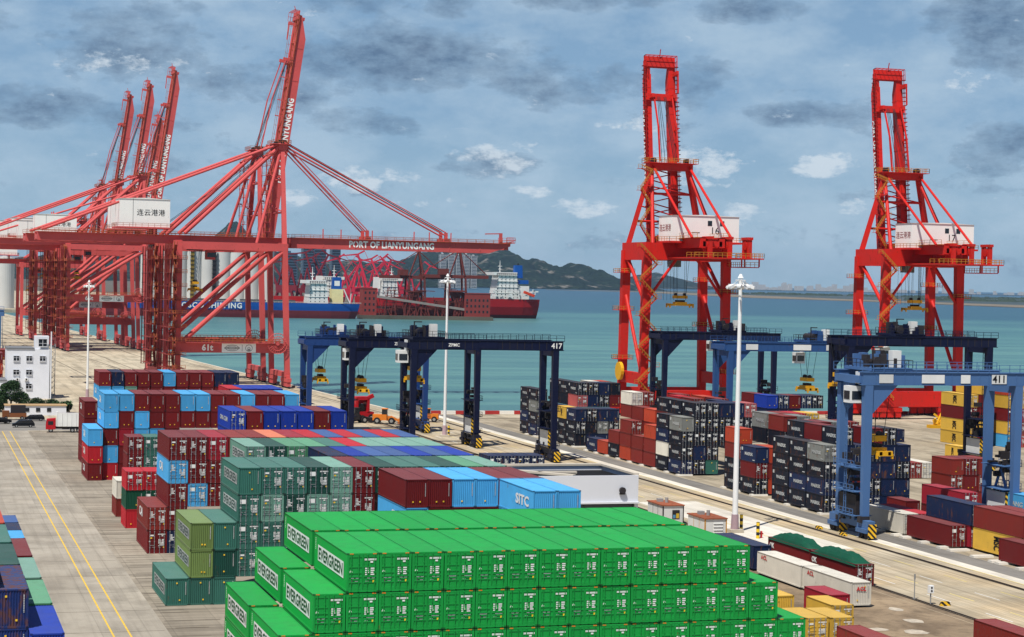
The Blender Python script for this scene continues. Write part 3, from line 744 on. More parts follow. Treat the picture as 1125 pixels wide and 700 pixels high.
# work area between the green stack and the truck lanes
G5 = 'containers standing beside the truck lanes'
def wk(X, Y, z, size, H, e, c, w, logo=None): container(X, Y, z, size, H, e, c, logo, f'{WORD[c]} container {w}', 2, G5)
wk(99.1, 204.75, .25, 40, STD, 'C', 'W', 'with red letters, the farther of two', 'A'); wk(99.2, 192.2, .25, 40, STD, 'C', 'W', 'with red letters, the nearer of two', 'A')
wk(99.6, 219.3, .25, 40, HC, 'C', 'N', 'with a blue roof half hidden by the green stack')
wk(84.4, 172.9, .1, 20, STD, 'D', 'Y', 'the nearest left one of the yellow group'); wk(87.0, 172.6, .1, 20, STD, 'D', 'Y', 'the nearest right one of the yellow group')
wk(90.5, 179.5, .1, 20, STD, 'D', 'Y', 'behind the nearest two yellow ones'); wk(86.9, 186.0, .1, 20, STD, 'C', 'Y', 'half hidden behind the right end of the green stack')
wk(93.2, 185.6, .1, 20, STD, 'C', 'C', 'between the yellow group and the white one')
wk(84.95, 155.3, 0, 40, HC, 'C', 'X', 'cut by the bottom edge beside the yellow group'); wk(100.3, 156.1, 0, 40, HC, 'C', 'X', 'cut by the bottom right edge beside the rail')
for k in range(4):
    for t in (1, 2): container(94.4+2.53*k, 317.0, .0+SP*(t-1), 20, STD, 'D', 'N', None, f'navy container {TIER[t]}, {ORD[k]} from left under crane 417', 1, G5)
wk(95.0, 405.0, 0, 20, STD, 'C', 'D', 'alone on the quay near the parked tractors')
# ================================================================== SHIP-TO-SHORE CRANES
C_SALMON = mat('salmon_paint', lin(206, 86, 84), .6, rust=.22, dirt=.4, chalk=.15, rnd=.05, scale=.12)
C_RED = mat('red_paint', lin(208, 34, 24), .55, rust=.3, dirt=.5, rnd=.03, scale=.12)
C_RAIL = mat('ochre_railing', lin(196, 132, 48), .6, dirt=.3)
C_DARK = mat('dark_machinery', lin(48, 44, 46), .6, dirt=.4)
C_ROPE = mat('wire_rope', lin(44, 46, 50), .6)
C_HOUSE = mat('white_cladding', lin(240, 239, 234), .55, dirt=.08, rnd=.02, scale=.25, rust=.04)
C_SPREAD = mat('yellow_paint', lin(228, 170, 30), .5, dirt=.35, rust=.15)
C_GLASS = mat('dark_glass', lin(20, 26, 34), .15, spec=.6)
C_GREY = mat('grey_plate', lin(150, 150, 148), .6, dirt=.2)
M_bright = mat('bright_white_paint', lin(246, 246, 242), .6, dirt=.05, rnd=0)
def bogies(root, x, y, paint_, n=4, span=9.0):
    b = MB()
    b.box(x-.7, y-span/2, 2.0, x+.7, y+span/2, 3.2); b.box(x-.5, y-span/2+1, 3.2, x+.5, y+span/2-1, 4.0)
    for k in range(n):
        c = y-span/2+span*(k+.5)/n; b.box(x-.55, c-.9, .55, x+.55, c+.9, 2.0)
    o = b.build('bogie', [paint_, C_DARK], root)
    w = MB()
    for k in range(n*2):
        c = y-span/2+span*(k+.5)/(n*2); w.tube((x-.28, c, .42), (x+.28, c, .42), .40, 12)
    w.build('wheel', C_DARK, o)
def zigzag(root, x, y, z0, z1, paint_, w=3.2, step=4.4, side=-1, name='stairway'):
    b = MB(); z = z0; d = 1; k = 0
    while z < z1-.5:
        zt = min(z+step, z1)
        y0, y1 = (y-w/2, y+w/2) if d > 0 else (y+w/2, y-w/2)
        b.beam((x, y0, z), (x, y1, zt), .8, .16, 0)
        for e in (-.42, .42):
            for h in (1.0,): b.beam((x+e, y0, z+h), (x+e, y1, zt+h), .12, .12, 1)
        for t in (.05, .2, .35, .5, .65, .8, .95): b.cbox(x, y0+(y1-y0)*t, z+(zt-z)*t+.16, 1.0, .32, .1, 1); b.beam((x-.42, y0+(y1-y0)*t, z+(zt-z)*t), (x-.42, y0+(y1-y0)*t, z+(zt-z)*t+1), .08, .08, 1)
        b.box(x-.6, min(y1, y1+d*1.1), zt-.08, x+.6, max(y1, y1+d*1.1), zt, 0)
        b.rail([(x-.6, min(y1, y1+d*1.1), zt), (x-.6, max(y1, y1+d*1.1), zt)], 1.05, 1, .08)
        z = zt; d = -d; k += 1
    return b.build(name, [paint_, C_RAIL], root)
def spreader(root, x, y, z, top, name='spreader', L=12.0, axis='y', paint_=None):
    p = paint_ or C_SPREAD
    b = MB(); l = L/2
    def bx(a0, b0, c0, a1, b1, c1, m=0):
        if axis == 'y': b.box(x+a0, y+b0, z+c0, x+a1, y+b1, z+c1, m)
        else: b.box(x+b0, y+a0, z+c0, x+b1, y+a1, z+c1, m)
    bx(-.9, -l, .1, -.45, l, .6); bx(.45, -l, .1, .9, l, .6); bx(-1.2, -l, 0, 1.2, -l+.5, .7); bx(-1.2, l-.5, 0, 1.2, l, .7)
    bx(-1.1, -1.6, .6, 1.1, 1.6, 1.1); bx(-.5, -1.2, 1.1, .5, 1.2, 1.6, 1)
    for s in (-1, 1):
        for t in (-1, 1): bx(s*1.2-.12, t*(l-.25)-.2, -.4, s*1.2+.12, t*(l-.25)+.2, .3)
    o = b.build(name, [p, C_DARK], root)
    h = MB(); h.cbox(x, y, z+2.4, 1.8 if axis == 'y' else 3.6, 3.6 if axis == 'y' else 1.8, .8)
    for s in (-1, 1): h.tube((x, y+s*1.2-.25, z+3.0), (x, y+s*1.2+.25, z+3.0), .45, 12, 1)
    h.build('headblock', [p, C_DARK], o)
    r = MB()
    for sx in (-1, 1):
        for sy in (-1, 1): r.tube((x+sx*.6, y+sy*1.4, z+2.8), (x+sx*1.6, y+sy*1.8, top), .045, 5)
    r.build('hoist_rope', C_ROPE, root)
C_RAIL_RED = C_RAIL
C_SHADE = mat('painted_shade_maroon', lin(132, 50, 46), .6, rust=.25, dirt=.4)  # shade on landside shafts and walkways put into the colour; also dulls ladder cages
C_RAIL2 = mat('brown_railing', lin(172, 92, 52), .6, dirt=.3)
def sts(x, y, rz, label, paint_, G=34.5, W=22.0, zg=44.0, zs=11.0, apex=76.0, blen=75.0, raised=True, ax=None, detail=2, group=None, back=42, house=(-17.5, -2.0), hw=4.5, hh=8.6, tilt=82,
        gy=3.6, num=None, sign=None, boomtext=True, trolley=5, hz=None, pfz=0, lean=1.5, splay=False, houserot=False, spz=None, hoff=0.0):
    global C_RAIL
    C_RAIL = C_RAIL2 if G > 25 else C_RAIL_RED
    t = empty('quay_crane', (x, y, 0), rz, label, 'quay crane', group)
    ax = G-1 if ax is None else ax; hyw = W/2; zt = zg+3.2
    # legs
    for sx, xx in ((0, 0.0), (1, G)):
        for s in (-1, 1):
            b = MB(); xt = xx-(lean if sx else 0)
            lw = 1.0 if G > 25 else 1.18; b.beam((xx, s*hyw, 3.8), (xt, s*hyw*.96, zg), 1.7*lw, 1.5*lw, 0, w2=1.9*lw, h2=1.6*lw, up=(1, 0, 0))
            b.build('leg', [paint_], t)
        b = MB(); b.box(xx-.75, -hyw-1, 3.4, xx+.75, hyw+1, 5.0 if G > 25 else 7.6); b.build('sill_beam', [paint_], t)
        for s in (-1, 1): bogies(t, xx, s*(hyw-1.5), paint_)
    for s in (-1, 1):
        b = MB(); b.box(0, s*hyw-.75, zs, G-.3, s*hyw+.75, zs+3.0); b.build('portal_beam', [paint_], t)
        b = MB(); b.box(-1.0, s*hyw*.96-.8, zg-1.2 if G > 25 else zg-2.6, G-lean+1, s*hyw*.96+.8, zg+1.2 if G > 25 else zg+2.0); b.build('portal_beam', [paint_], t)
        b = MB()
        if G > 25:
            b.tube((1.0, s*hyw, zs+3.0), (G-lean-.6, s*hyw*.97, zg-1.5), .75, 10)
        else:
            b.tube((.6, s*hyw, zs+2), (G-1, s*hyw*.97, zg-12), .5, 8); b.tube((G-1.5, s*hyw*.97, zg-2), (.6, s*hyw, zg-13), .5, 8)
        b.build('diagonal_brace', [paint_], t)
    for xx in (0, G-lean):
        b = MB(); b.box(xx-.9, -hyw*.96, zg-1.0 if G > 25 else zg-2.5, xx+.9, hyw*.96, zg+1.6 if G > 25 else zg+1.9); b.build('cross_beam', [paint_], t)
    b = MB()
    for s in (-1, 1): b.tube((0, s*hyw, zs+6), (0, 0, zg-1.2), .35, 8) if G > 25 else b.tube((0, s*hyw, zg-14), (0, s*2, zg-1), .4, 8)
    b.build('diagonal_brace', [paint_], t)
    # trolley girder
    for s in (-1, 1):
        b = MB(); b.box(-back, s*gy-.75, zg+.6, G+1.5, s*gy+.75, zt); b.box(-back, s*gy-.95, zt-.22, G+1.5, s*gy+.95, zt+.02)
        g = b.build('main_girder', [paint_], t)
        r = MB(); r.rail([(-back, s*(gy+1.6), zt), (G+1, s*(gy+1.6), zt)], 1.2, 0, .09, 3.0); r.box(-back, min(s*(gy+.8), s*(gy+1.8)), zt-.12, G+1, max(s*(gy+.8), s*(gy+1.8)), zt-.04)
        r.build('railing', [C_RAIL], g)
    b = MB()
    for k in range(0, int((back+G)/6)+1): b.box(-back+k*6-.3 if k else -back, -gy, zg+.9, -back+k*6+.3, gy, zg+2.2)
    for k in range(0, int((back+G)/6)): b.beam((-back+k*6, -gy, zt-.3), (-back+k*6+6, gy, zt-.3), .25, .2)
    b.build('cross_bracing', [paint_], t)
    # apex frame
    for s in (-1, 1):
        b = MB(); ya = 2.8 if G > 25 else 5.2
        b.beam((G-lean, s*hyw*.93, zg+1), (ax, s*ya, apex), 1.5, 1.4, w2=1.2, h2=1.1); b.build('apex_leg', [paint_], t)
        b = MB(); b.tube((ax-9 if G > 25 else 1.0, s*hyw*.8, zg+1.2), (ax-.5, s*ya, apex-1), .5, 9); b.build('apex_leg', [paint_], t)
        b = MB(); b.tube((ax-.6, s*ya, apex+.4), (2.5 if G > 25 else -16.5, s*(hyw*.5 if G > 25 else 5.4), zt+.6 if G > 25 else zg+3), .62 if G > 25 else .34, 10); b.build('backstay', [paint_], t)
        b = MB()
        if G > 25:
            b.tube((ax-.6, s*ya, apex+1.0), (-back+2, s*gy, zt+.8), .38, 8)
            b.tube((-6, s*gy, zt), (-6, s*gy, zt+12.2), .3, 6)
            b.build('backstay', [paint_], t)
    b = MB(); ya = 2.8 if G > 25 else 5.2
    b.box(ax-1.3, -ya-1, apex-1.0, ax+1.3, ya+1, apex+.8)
    b.box(ax-3.2, -ya-1.8, apex+.8, ax+2.4, ya+1.8, apex+.95)
    for zq in (.35, .68):
        zz = zg+(apex-zg)*zq; hy = hyw*.93*(1-zq)+ya*zq; xq = (G-lean)*(1-zq)+ax*zq; b.tube((xq, -hy, zz), (xq, hy, zz), .32, 8)
        b.tube((xq, -hy, zz), (xq-3*(1-zq)-1.5, hy, zz+6*(1-zq)), .2, 6)
    b.build('apex_platform', [paint_], t)
    r = MB(); r.rail([(ax-3.2, -ya-1.8, apex+.95), (ax+2.4, -ya-1.8, apex+.95), (ax+2.4, ya+1.8, apex+.95), (ax-3.2, ya+1.8, apex+.95), (ax-3.2, -ya-1.8, apex+.95)], 1.2, 0, .1, 1.4)
    r.build('railing', [C_RAIL], t)
    sh = MB()
    for s in (-1, 1):
        for k in (-1, 0, 1): sh.tube((ax+k*.9, s*(ya-.5)-.3, apex+1.6), (ax+k*.9, s*(ya-.5)+.3, apex+1.6), .65, 12)
    sh.build('sheave', [C_DARK], t)
    # boom: built lowered along +x then folded up about the hinge
    hx, hz_ = G+2.2, zg+2.2
    a = R(tilt) if raised else 0.0
    be = empty('boom', (hx, 0, hz_), 0); be.parent = t; be.rotation_euler = (0, -a, 0)
    one_ = G > 25
    for s in (-1, 1):
        b = MB(); yy = s*(gy-.6 if one_ else gy+.7); w_ = 1.1 if one_ else 1.2
        zl = -2.1 if one_ else -1.5; b.box(0, yy-w_/2, zl, blen*.9, yy+w_/2, 1.3); b.prism([(blen*.9, zl), (blen*.9, 1.3), (blen, 1.3), (blen, .3)], 1, yy-w_/2, yy+w_/2)
        b.box(0, yy-w_/2-.2, 1.1, blen*.93, yy+w_/2+.2, 1.32)
        for k in range(1, 7): b.box(blen*k/7-.15, yy-w_/2-.08, -1.6, blen*k/7+.15, yy+w_/2+.08, 1.38)
        g = b.build('boom_girder', [paint_], be)
        r = MB(); e = s*(abs(yy)+w_/2+.7); r.rail([(0, e, 1.2), (blen, e, 1.2)], 1.1, 0, .09, 3.0); r.box(0, min(e, e-s*.8), 1.1, blen, max(e, e-s*.8), 1.2)
        r.build('railing', [C_RAIL if one_ else paint_], g)
    b = MB(); n = 10 if one_ else 3; e = gy-.6 if one_ else gy+.7
    for k in range(n+1):
        xx = 1+(blen-2)*k/n if one_ else (blen*.02, blen*.42, blen*.80, blen*.985)[k]
        b.box(xx-.5, -e, -.9, xx+.5, e, .9)
        if not one_ and k: b.box(xx-.9, -e-1, .9, xx+.9, e+1, 1.1)
    for f in ((.34, .70) if not raised else (.42, .80)): b.box(blen*f-.9, -e-1.2, 1.2, blen*f+.9, e+1.2, 2.2); b.box(blen*f-.5, -e-.2, 2.0, blen*f+.5, -e+.6, 4.2); b.box(blen*f-.5, e-.6, 2.0, blen*f+.5, e+.2, 4.2)
    b.build('cross_beam', [paint_], be)
    if not one_:
        b = MB()
        for q in range(12):
            u0, u1 = blen*(.03+.032*q), blen*(.03+.032*(q+1)); b.beam((u0, -e if q % 2 else e, 0), (u1, e if q % 2 else -e, 0), .28, .28)
        b.build('lattice_bracing', [paint_], be)
        b = MB()
        for q in range(int(blen/1.2)): b.box(q*1.2, e+1.0, 1.4, q*1.2+.12, e+1.9, 2.3); b.box(q*1.2, -e-1.9, 1.4, q*1.2+.12, -e-1.0, 2.3)
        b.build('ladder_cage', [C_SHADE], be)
    b = MB(); b.box(blen-1.5, -e-1.2, 1.3, blen+1.4, e+1.2, 1.6); b.rail([(blen-1.5, -e-1.2, 1.6), (blen+1.4, -e-1.2, 1.6), (blen+1.4, e+1.2, 1.6), (blen-1.5, e+1.2, 1.6)], 1.6, 0, .12, 1.2)
    b.box(blen-4, -e-1, 1.3, blen-3, -e-.4, 4.6); b.beam((blen-3.6, -e-.8, 4.4), (blen-9, -e-.8, 4.2), .35, .35); b.beam((blen+1, 0, 1.6), (blen+3.2, 0, 2.6), .2)
    b.build('tip_platform', [paint_], be)
    b = MB()
    for k in (.14, .22, .36, .55, .62, .72): b.beam((blen*k, -e-.6, 1.3), (blen*k, -e-.6, 4.2), .3, .3)
    b.build('lamp_bracket', [paint_], be)
    if boomtext:
        o = text('PORT OF LIANYUNGANG', 2.9 if one_ else 1.9, M_bright, (blen*(.45 if one_ else .5), -e-(.60 if one_ else .87), -.5 if one_ else -.15), '-y', be, bold=.035, sx=.84, space=1.02)
        if not one_:
            text('PORT OF LIANYUNGANG', 1.9, M_bright, (blen*.5, e+.88, -.15), '+y', be, bold=.035, sx=1.0, space=1.1)
    # stays
    if not raised:
        for f, r0 in ((.34, .22), (.70, .26)):
            for s in (-1, 1):
                b = MB(); b.tube((ax+.6, s*2.6, apex+.3), (hx+blen*f*1.0, s*3.0, hz_+3.2), r0, 7); b.tube((ax+.6, s*2.6, apex+1.5), (hx+blen*f, s*3.0, hz_+4.2), r0*.7, 6); b.build('forestay', [paint_], t)
        b = MB()
        for s in (-1, 1):
            for k in range(3): b.tube((ax+.5, s*(1+.4*k), apex+2.1), (hx+blen*.70, s*(1+.4*k), hz_+4.4), .07, 5)
            b.tube((ax, s*2, apex+1.5), (-3, s*2, zt+3), .08, 5); b.tube((ax-2, s*1, apex+1.5), (4, s*2, zt+3), .08, 5)
        b.build('hoist_rope', C_ROPE, t)
    else:
        ca, sa = math.cos(a), math.sin(a)
        def P(u, v): return (hx+u*ca-v*sa, hz_+u*sa+v*ca)
        for s in (-1, 1):
            b = MB(); ee = gy+.0
            p = P(blen*.42, 3.6); q = P(blen*.80, 3.4); m_ = P(blen*.62, 6.0)
            b.tube((ax+.3, s*ee*.8, apex+1), (p[0], s*ee, p[1]) if p[1] > apex else (ax+.4, s*ee, apex+4), .22, 6)
            b.beam((ax+.4, s*ee, apex+1.5), (m_[0], s*ee, m_[1]), .5, .35); b.beam((m_[0], s*ee, m_[1]), (q[0], s*ee, q[1]), .4, .3)
            b.build('forestay', [paint_], t)
        b = MB(); q = P(blen*.80, 2.5)
        for s in (-1, 1):
            for k in range(3): b.tube((ax-1+k*.5, s*(.8+.7*k), apex+1.5), (q[0], s*(.6+.3*k), q[1]), .07, 5)
        b.build('hoist_rope', C_ROPE, t)
    # machinery house
    z0 = zt+2.2 if hz is None else hz
    b = MB(); h0, h1 = house
    hl, hr = -hw+hoff, hw+hoff
    b.box(h0, hl, z0, h1, hr, z0+hh); b.prism([(h0-.2, z0+hh), (h1+.2, z0+hh), ((h0+h1)/2, z0+hh+.35)], 1, -hw-.2, hw+.2) if not houserot else b.prism([(hl-.2, z0+hh), (hr+.2, z0+hh), (hoff, z0+hh+.3)], 0, h0-.2, h1+.2)
    b.box(h0-.9, hl-.9, z0-.5, h1+.9, hr+.9, z0-.02, 1)
    ho = b.build('machinery_house', [C_HOUSE, paint_], t)
    r = MB(); r.rail([(h0-.9, hl-.9, z0), (h1+.9, hl-.9, z0), (h1+.9, hr+.9, z0), (h0-.9, hr+.9, z0), (h0-.9, hl-.9, z0)], 1.1, 0, .09, 1.8); r.build('railing', [C_RAIL], ho)
    w = MB()
    if not houserot:
        text('连云港港', 2.15, M_blacklet, (h0+(h1-h0)*.62, -hw-.03, z0+hh*.5), '-y', ho, bold=.0, space=1.05)
        w.box(h0+(h1-h0)*.26, -hw-.04, z0, h0+(h1-h0)*.27, -hw+.02, z0+hh, 1)
    else:
        # the long wall looks away from the sea (local -x); the picture sees it and one gable
        o = text('连云港港', 2.0, mat('faded_red_lettering', lin(150, 60, 60), .6), ((h0+h1)/2, hr+.03, z0+hh*.5), '+y', ho, bold=.0)
        for yy in (-1.2+hoff, -4.6+hoff): w.box(h0-.04, yy-.6, z0+hh*.62, h0+.02, yy+.6, z0+hh*.82)
        if num: o = text(num, 2.6, M_blacklet, (h0-.04, -2.6+hoff, z0+hh*.42), '-x', ho, bold=-.005)
        w.box(h0-.03, 1.6+hoff, z0+hh*.33, h0+.02, 3.8+hoff, z0+hh*.36)
    w.build('window', [C_GLASS, C_GREY], ho)
    if sign:
        text(sign, 2.6, M_bright, (9.0, -hyw-.78, zs+1.5), '-y', t, bold=.035)
        b = MB(); b.box(13.5, -hyw-.80, zs+.12, 24.2, -hyw-.74, zs+2.88, 0)
        pl = b.build('sign_plate', [M_bright], t)
        b = MB()
        def ring(cx, cz, rx, rz_, th):
            n = 28
            for k in range(n):
                a0, a1 = 2*math.pi*k/n, 2*math.pi*(k+1)/n
                b.quad((cx+rx*math.cos(a0), -hyw-.815, cz+rz_*math.sin(a0)), (cx+rx*math.cos(a1), -hyw-.815, cz+rz_*math.sin(a1)), (cx+(rx-th)*math.cos(a1), -hyw-.815, cz+(rz_-th)*math.sin(a1)), (cx+(rx-th)*math.cos(a0), -hyw-.815, cz+(rz_-th)*math.sin(a0)))
        ring(16.7, zs+1.5, 2.2, 1.0, .22); ring(16.7, zs+1.5, 1.5, .62, .16); ring(22.0, zs+1.5, 1.15, 1.1, .18); ring(22.0, zs+1.3, .5, .5, .15)
        b.box(14.3, -hyw-.82, zs+1.25, 19.1, -hyw-.81, zs+1.7); b.box(19.8, -hyw-.82, zs+.5, 19.95, -hyw-.81, zs+2.5); b.quad((21.4, -hyw-.82, zs+.6), (22.6, -hyw-.82, zs+.6), (22.3, -hyw-.82, zs+1.3), (21.7, -hyw-.82, zs+1.3))
        b.build('emblem', [C_GREY], pl)
    # access
    if detail >= 1:
        if G > 25:
            b = MB()
            for yy, dx in ((-hyw+1.2, -1.9), (-hyw+4.0, -2.3), (hyw-1.2, -1.9)):
                b.box(dx-.55, yy-.55, 5, dx-.40, yy-.40, zg); b.box(dx+.40, yy+.40, 5, dx+.55, yy+.55, zg); b.box(dx-.55, yy+.40, 5, dx-.40, yy+.55, zg); b.box(dx+.40, yy-.55, 5, dx+.55, yy-.40, zg)
                for k in range(int((zg-5)/3)): b.box(dx-.7, yy-.7, 5+3*k, dx+.7, yy+.7, 5.12+3*k)
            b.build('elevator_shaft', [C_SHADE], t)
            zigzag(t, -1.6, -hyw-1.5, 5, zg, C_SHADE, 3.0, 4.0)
            b = MB()
            for k in range(9): 
                zz = 6+k*4.2
                b.box(-3.4, -hyw-2.8, zz, 2.0, hyw*.3, zz+.12); b.rail([(-3.4, -hyw-2.8, zz), (2.0, -hyw-2.8, zz)], 1.1, 1, .1, 1.3)
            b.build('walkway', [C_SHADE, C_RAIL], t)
            b = MB(); b.box(2, -hyw-2.0, zs+3.02, G-2, -hyw-.8, zs+3.1); b.rail([(2, -hyw-2.0, zs+3.1), (G-2, -hyw-2.0, zs+3.1)], 1.2, 1, .1, 1.2); b.rail([(2, -hyw+.8, zs+3.1), (G-2, -hyw+.8, zs+3.1)], 1.2, 1, .1, 1.8)
            b.build('walkway', [paint_, C_RAIL], t)
            b = MB()   # cable reel on the sea side leg
            cx, cz = G-3.6, zs+3.0
            for k in range(24):
                a0 = 2*math.pi*k/24; b.tube((cx, -hyw-1.7, cz), (cx+3.2*math.cos(a0), -hyw-1.7, cz+3.2*math.sin(a0)), .07, 4)
            for rr in (3.2, 2.2, .7):
                for k in range(20):
                    a0, a1 = 2*math.pi*k/20, 2*math.pi*(k+1)/20; b.tube((cx+rr*math.cos(a0), -hyw-1.7, cz+rr*math.sin(a0)), (cx+rr*math.cos(a1), -hyw-1.7, cz+rr*math.sin(a1)), .1, 4)
            b.tube((cx, -hyw-2.0, cz), (cx, -hyw-.7, cz), .6, 12)
            b.build('cable_reel', [C_DARK if False else paint_], t)
            b = MB()   # frames, tanks and ladders in the apex tower
            for s in (-1, 1):
                b.box(G-4.8, s*3-.1, zg+3, G-4.6, s*3+.1, apex-4); b.box(G-6.2, s*3-.1, zg+3, G-6.0, s*3+.1, apex-4)
                for k in range(9): b.box(G-6.3, s*3-.7, zg+5+k*3, G-4.4, s*3+.7, zg+5.12+k*3, 0); b.rail([(G-6.3, s*3-.7, zg+5.1+k*3), (G-4.4, s*3-.7, zg+5.1+k*3)], 1.0, 1, .08, 1.)
            b.build('ladder_tower', [paint_, C_RAIL], t)
        else:
            zigzag(t, -2.0, hyw-.2, 5, zg+1, paint_, 4.6, 4.4)
            zigzag(t, 8.0, hyw*.75, zg+2, apex-1, paint_, 3.0, 4.6)
            zp = zg-1.8; b = MB(); b.box(-19, -hyw*1.16, zp-.3, -1, hyw*.5, zp, 0); b.rail([(-19, -hyw*1.16, zp), (-19, hyw*.5, zp)], 1.2, 1, .1, 1.2); b.rail([(-19, -hyw*1.16, zp), (-1, -hyw*1.16, zp)], 1.2, 1, .1, 1.2); b.rail([(-14, -hyw*1.0, zp), (-14, hyw*.5, zp)], 1.2, 1, .1, 1.2)
            b.box(-17, -hyw*1.12, zg-4.2, -8, -hyw*.7, zg-4.0, 0); b.rail([(-17, -hyw*1.12, zg-4.0), (-17, -hyw*.7, zg-4.0), (-8, -hyw*.7, zg-4.0)], 1.2, 1, .1, 1.2)
            for q in (-17, -8):
                for w_ in (-1.12, -.7): b.box(q-.15, hyw*w_-.15, zg-4, q+.15, hyw*w_+.15, zp-.3)
            b.build('walkway', [paint_, C_RAIL], t)
            for zz, xx, yy in ((12, 0, -1), (22, 0, -1), (33, 0, -1), (15, G, 1), (28, G, 1), (38, G, 1), (24, G, -1), (36, G, -1)):
                b = MB(); y0 = yy*hyw; b.box(xx-2.2, y0-2.2, zz, xx+2.2, y0+2.2, zz+.15, 0); b.rail([(xx-2.2, y0-2.2, zz), (xx+2.2, y0-2.2, zz), (xx+2.2, y0+2.2, zz), (xx-2.2, y0+2.2, zz), (xx-2.2, y0-2.2, zz)], 1.1, 1, .1, 1.4)
                b.build('leg_platform', [paint_, C_RAIL], t)
            b = MB()
            for s in (-1, 1):
                for k in range(5): b.tube((3+k*1.2, s*(1.2+.5*k), zg), (3+k*1.2, s*(1.2+.5*k), zg-13), .04, 4)
            b.build('hoist_rope', C_ROPE, t)
            for yy in (-9.8, -4.4, 1.0):   # hoist frames behind the house
                b = MB(); b.box(-18.2, yy-.5, zp, -17.2, yy+.5, zp+5.2); b.box(-15.2, yy-.5, zp, -14.2, yy+.5, zp+5.2); b.box(-18.4, yy-.7, zp+4.6, -14, yy+.7, zp+5.3); b.tube((-16.2, yy-.6, zp+3.2), (-16.2, yy+.6, zp+3.2), 1.1, 12)
                b.build('hoist_frame', [paint_], t)
            b = MB(); b.tube((12, hyw+1.6, 12), (12, hyw+2.4, 12), 2.4, 18); b.tube((12, hyw+1.2, 12), (12, hyw+1.5, 12), 1.0, 12, 1); b.build('cable_reel', [C_SPREAD, C_DARK], t)
    # trolley with cabin and spreader
    tx = trolley
    b = MB(); b.box(tx-3.5, -gy-.5, zg-.4, tx+3.5, gy+.5, zg+.5); b.box(tx-2.5, -2, zg-1.4, tx+2, 2, zg-.4)
    tr = b.build('trolley', [C_DARK], t)
    b = MB(); b.box(tx+3.2, -1.4, zg-4.2, tx+6, 1.4, zg-1.2, 0); b.box(tx+3.4, -1.45, zg-3.4, tx+6.05, 1.45, zg-2.0, 1); b.build('cabin', [paint_ if one_ else C_GREY, C_GLASS], tr)
    spreader(t, tx, 0, spz or zg-14, zg-1, L=12.0 if not houserot else 7.0)
    return t
GSTS = 'quay cranes along the left quay'
AL = R(2.75)
# left quay: two side by side, then four or five farther away with booms up
def lq(Y): return (qx(Y)-38.4, Y)
sts(*lq(611), AL, 'nearest salmon red quay crane with its boom lowered over the sea', C_SALMON, raised=False, sign='61t', detail=2, group=GSTS, trolley=7, blen=74)
sts(*lq(645), AL, 'salmon red quay crane with its boom up right behind the nearest one', C_SALMON, raised=True, detail=2, group=GSTS, trolley=2, blen=77, house=(-15, -4))
sts(*lq(882), AL, 'salmon crane with its boom up, nearest of the far group, white house', C_SALMON, raised=True, sign='65t', detail=2, group=GSTS, blen=79, zg=46, apex=78, house=(-14, 4), zs=22)
sts(*lq(950), AL, 'second crane of the far group at the left edge, boom up', C_SALMON, raised=True, sign=' ', zs=18, detail=1, group=GSTS, blen=79, zg=46, apex=78)
sts(*lq(1012), AL, 'third crane of the far group at the left edge, boom up', C_SALMON, raised=True, detail=1, group=GSTS, blen=79, zg=46, apex=78)
sts(*lq(918), AL, 'shorter crane seen between the tall raised booms of the far group', C_SALMON, raised=True, detail=1, group=GSTS, blen=62, zg=44, apex=72, tilt=80)
sts(*lq(1080), AL, 'smallest and farthest crane on the left quay, boom up', C_SALMON, raised=True, detail=0, group=GSTS, blen=44, zg=38, apex=62, tilt=80)
GR = 'bright red quay cranes with raised booms'
for xc, num, lb in ((192.6, '16', 'bright red crane with raised twin boom, left of the tall lamp mast'), (261.6, '17', 'bright red crane with raised twin boom at the right')):
    sts(xc, 470, R(90), lb, C_RED, G=15.5, W=23, zg=44.0, zs=9, apex=66.5, blen=49.5, ax=13.5, lean=0, raised=True, back=17, house=(-5, 4), hw=9.4, hh=6.6, tilt=82.5, gy=2.6, num=num, group=GR, trolley=4, houserot=True, hz=46.4, hoff=-3.0, spz=29.5)

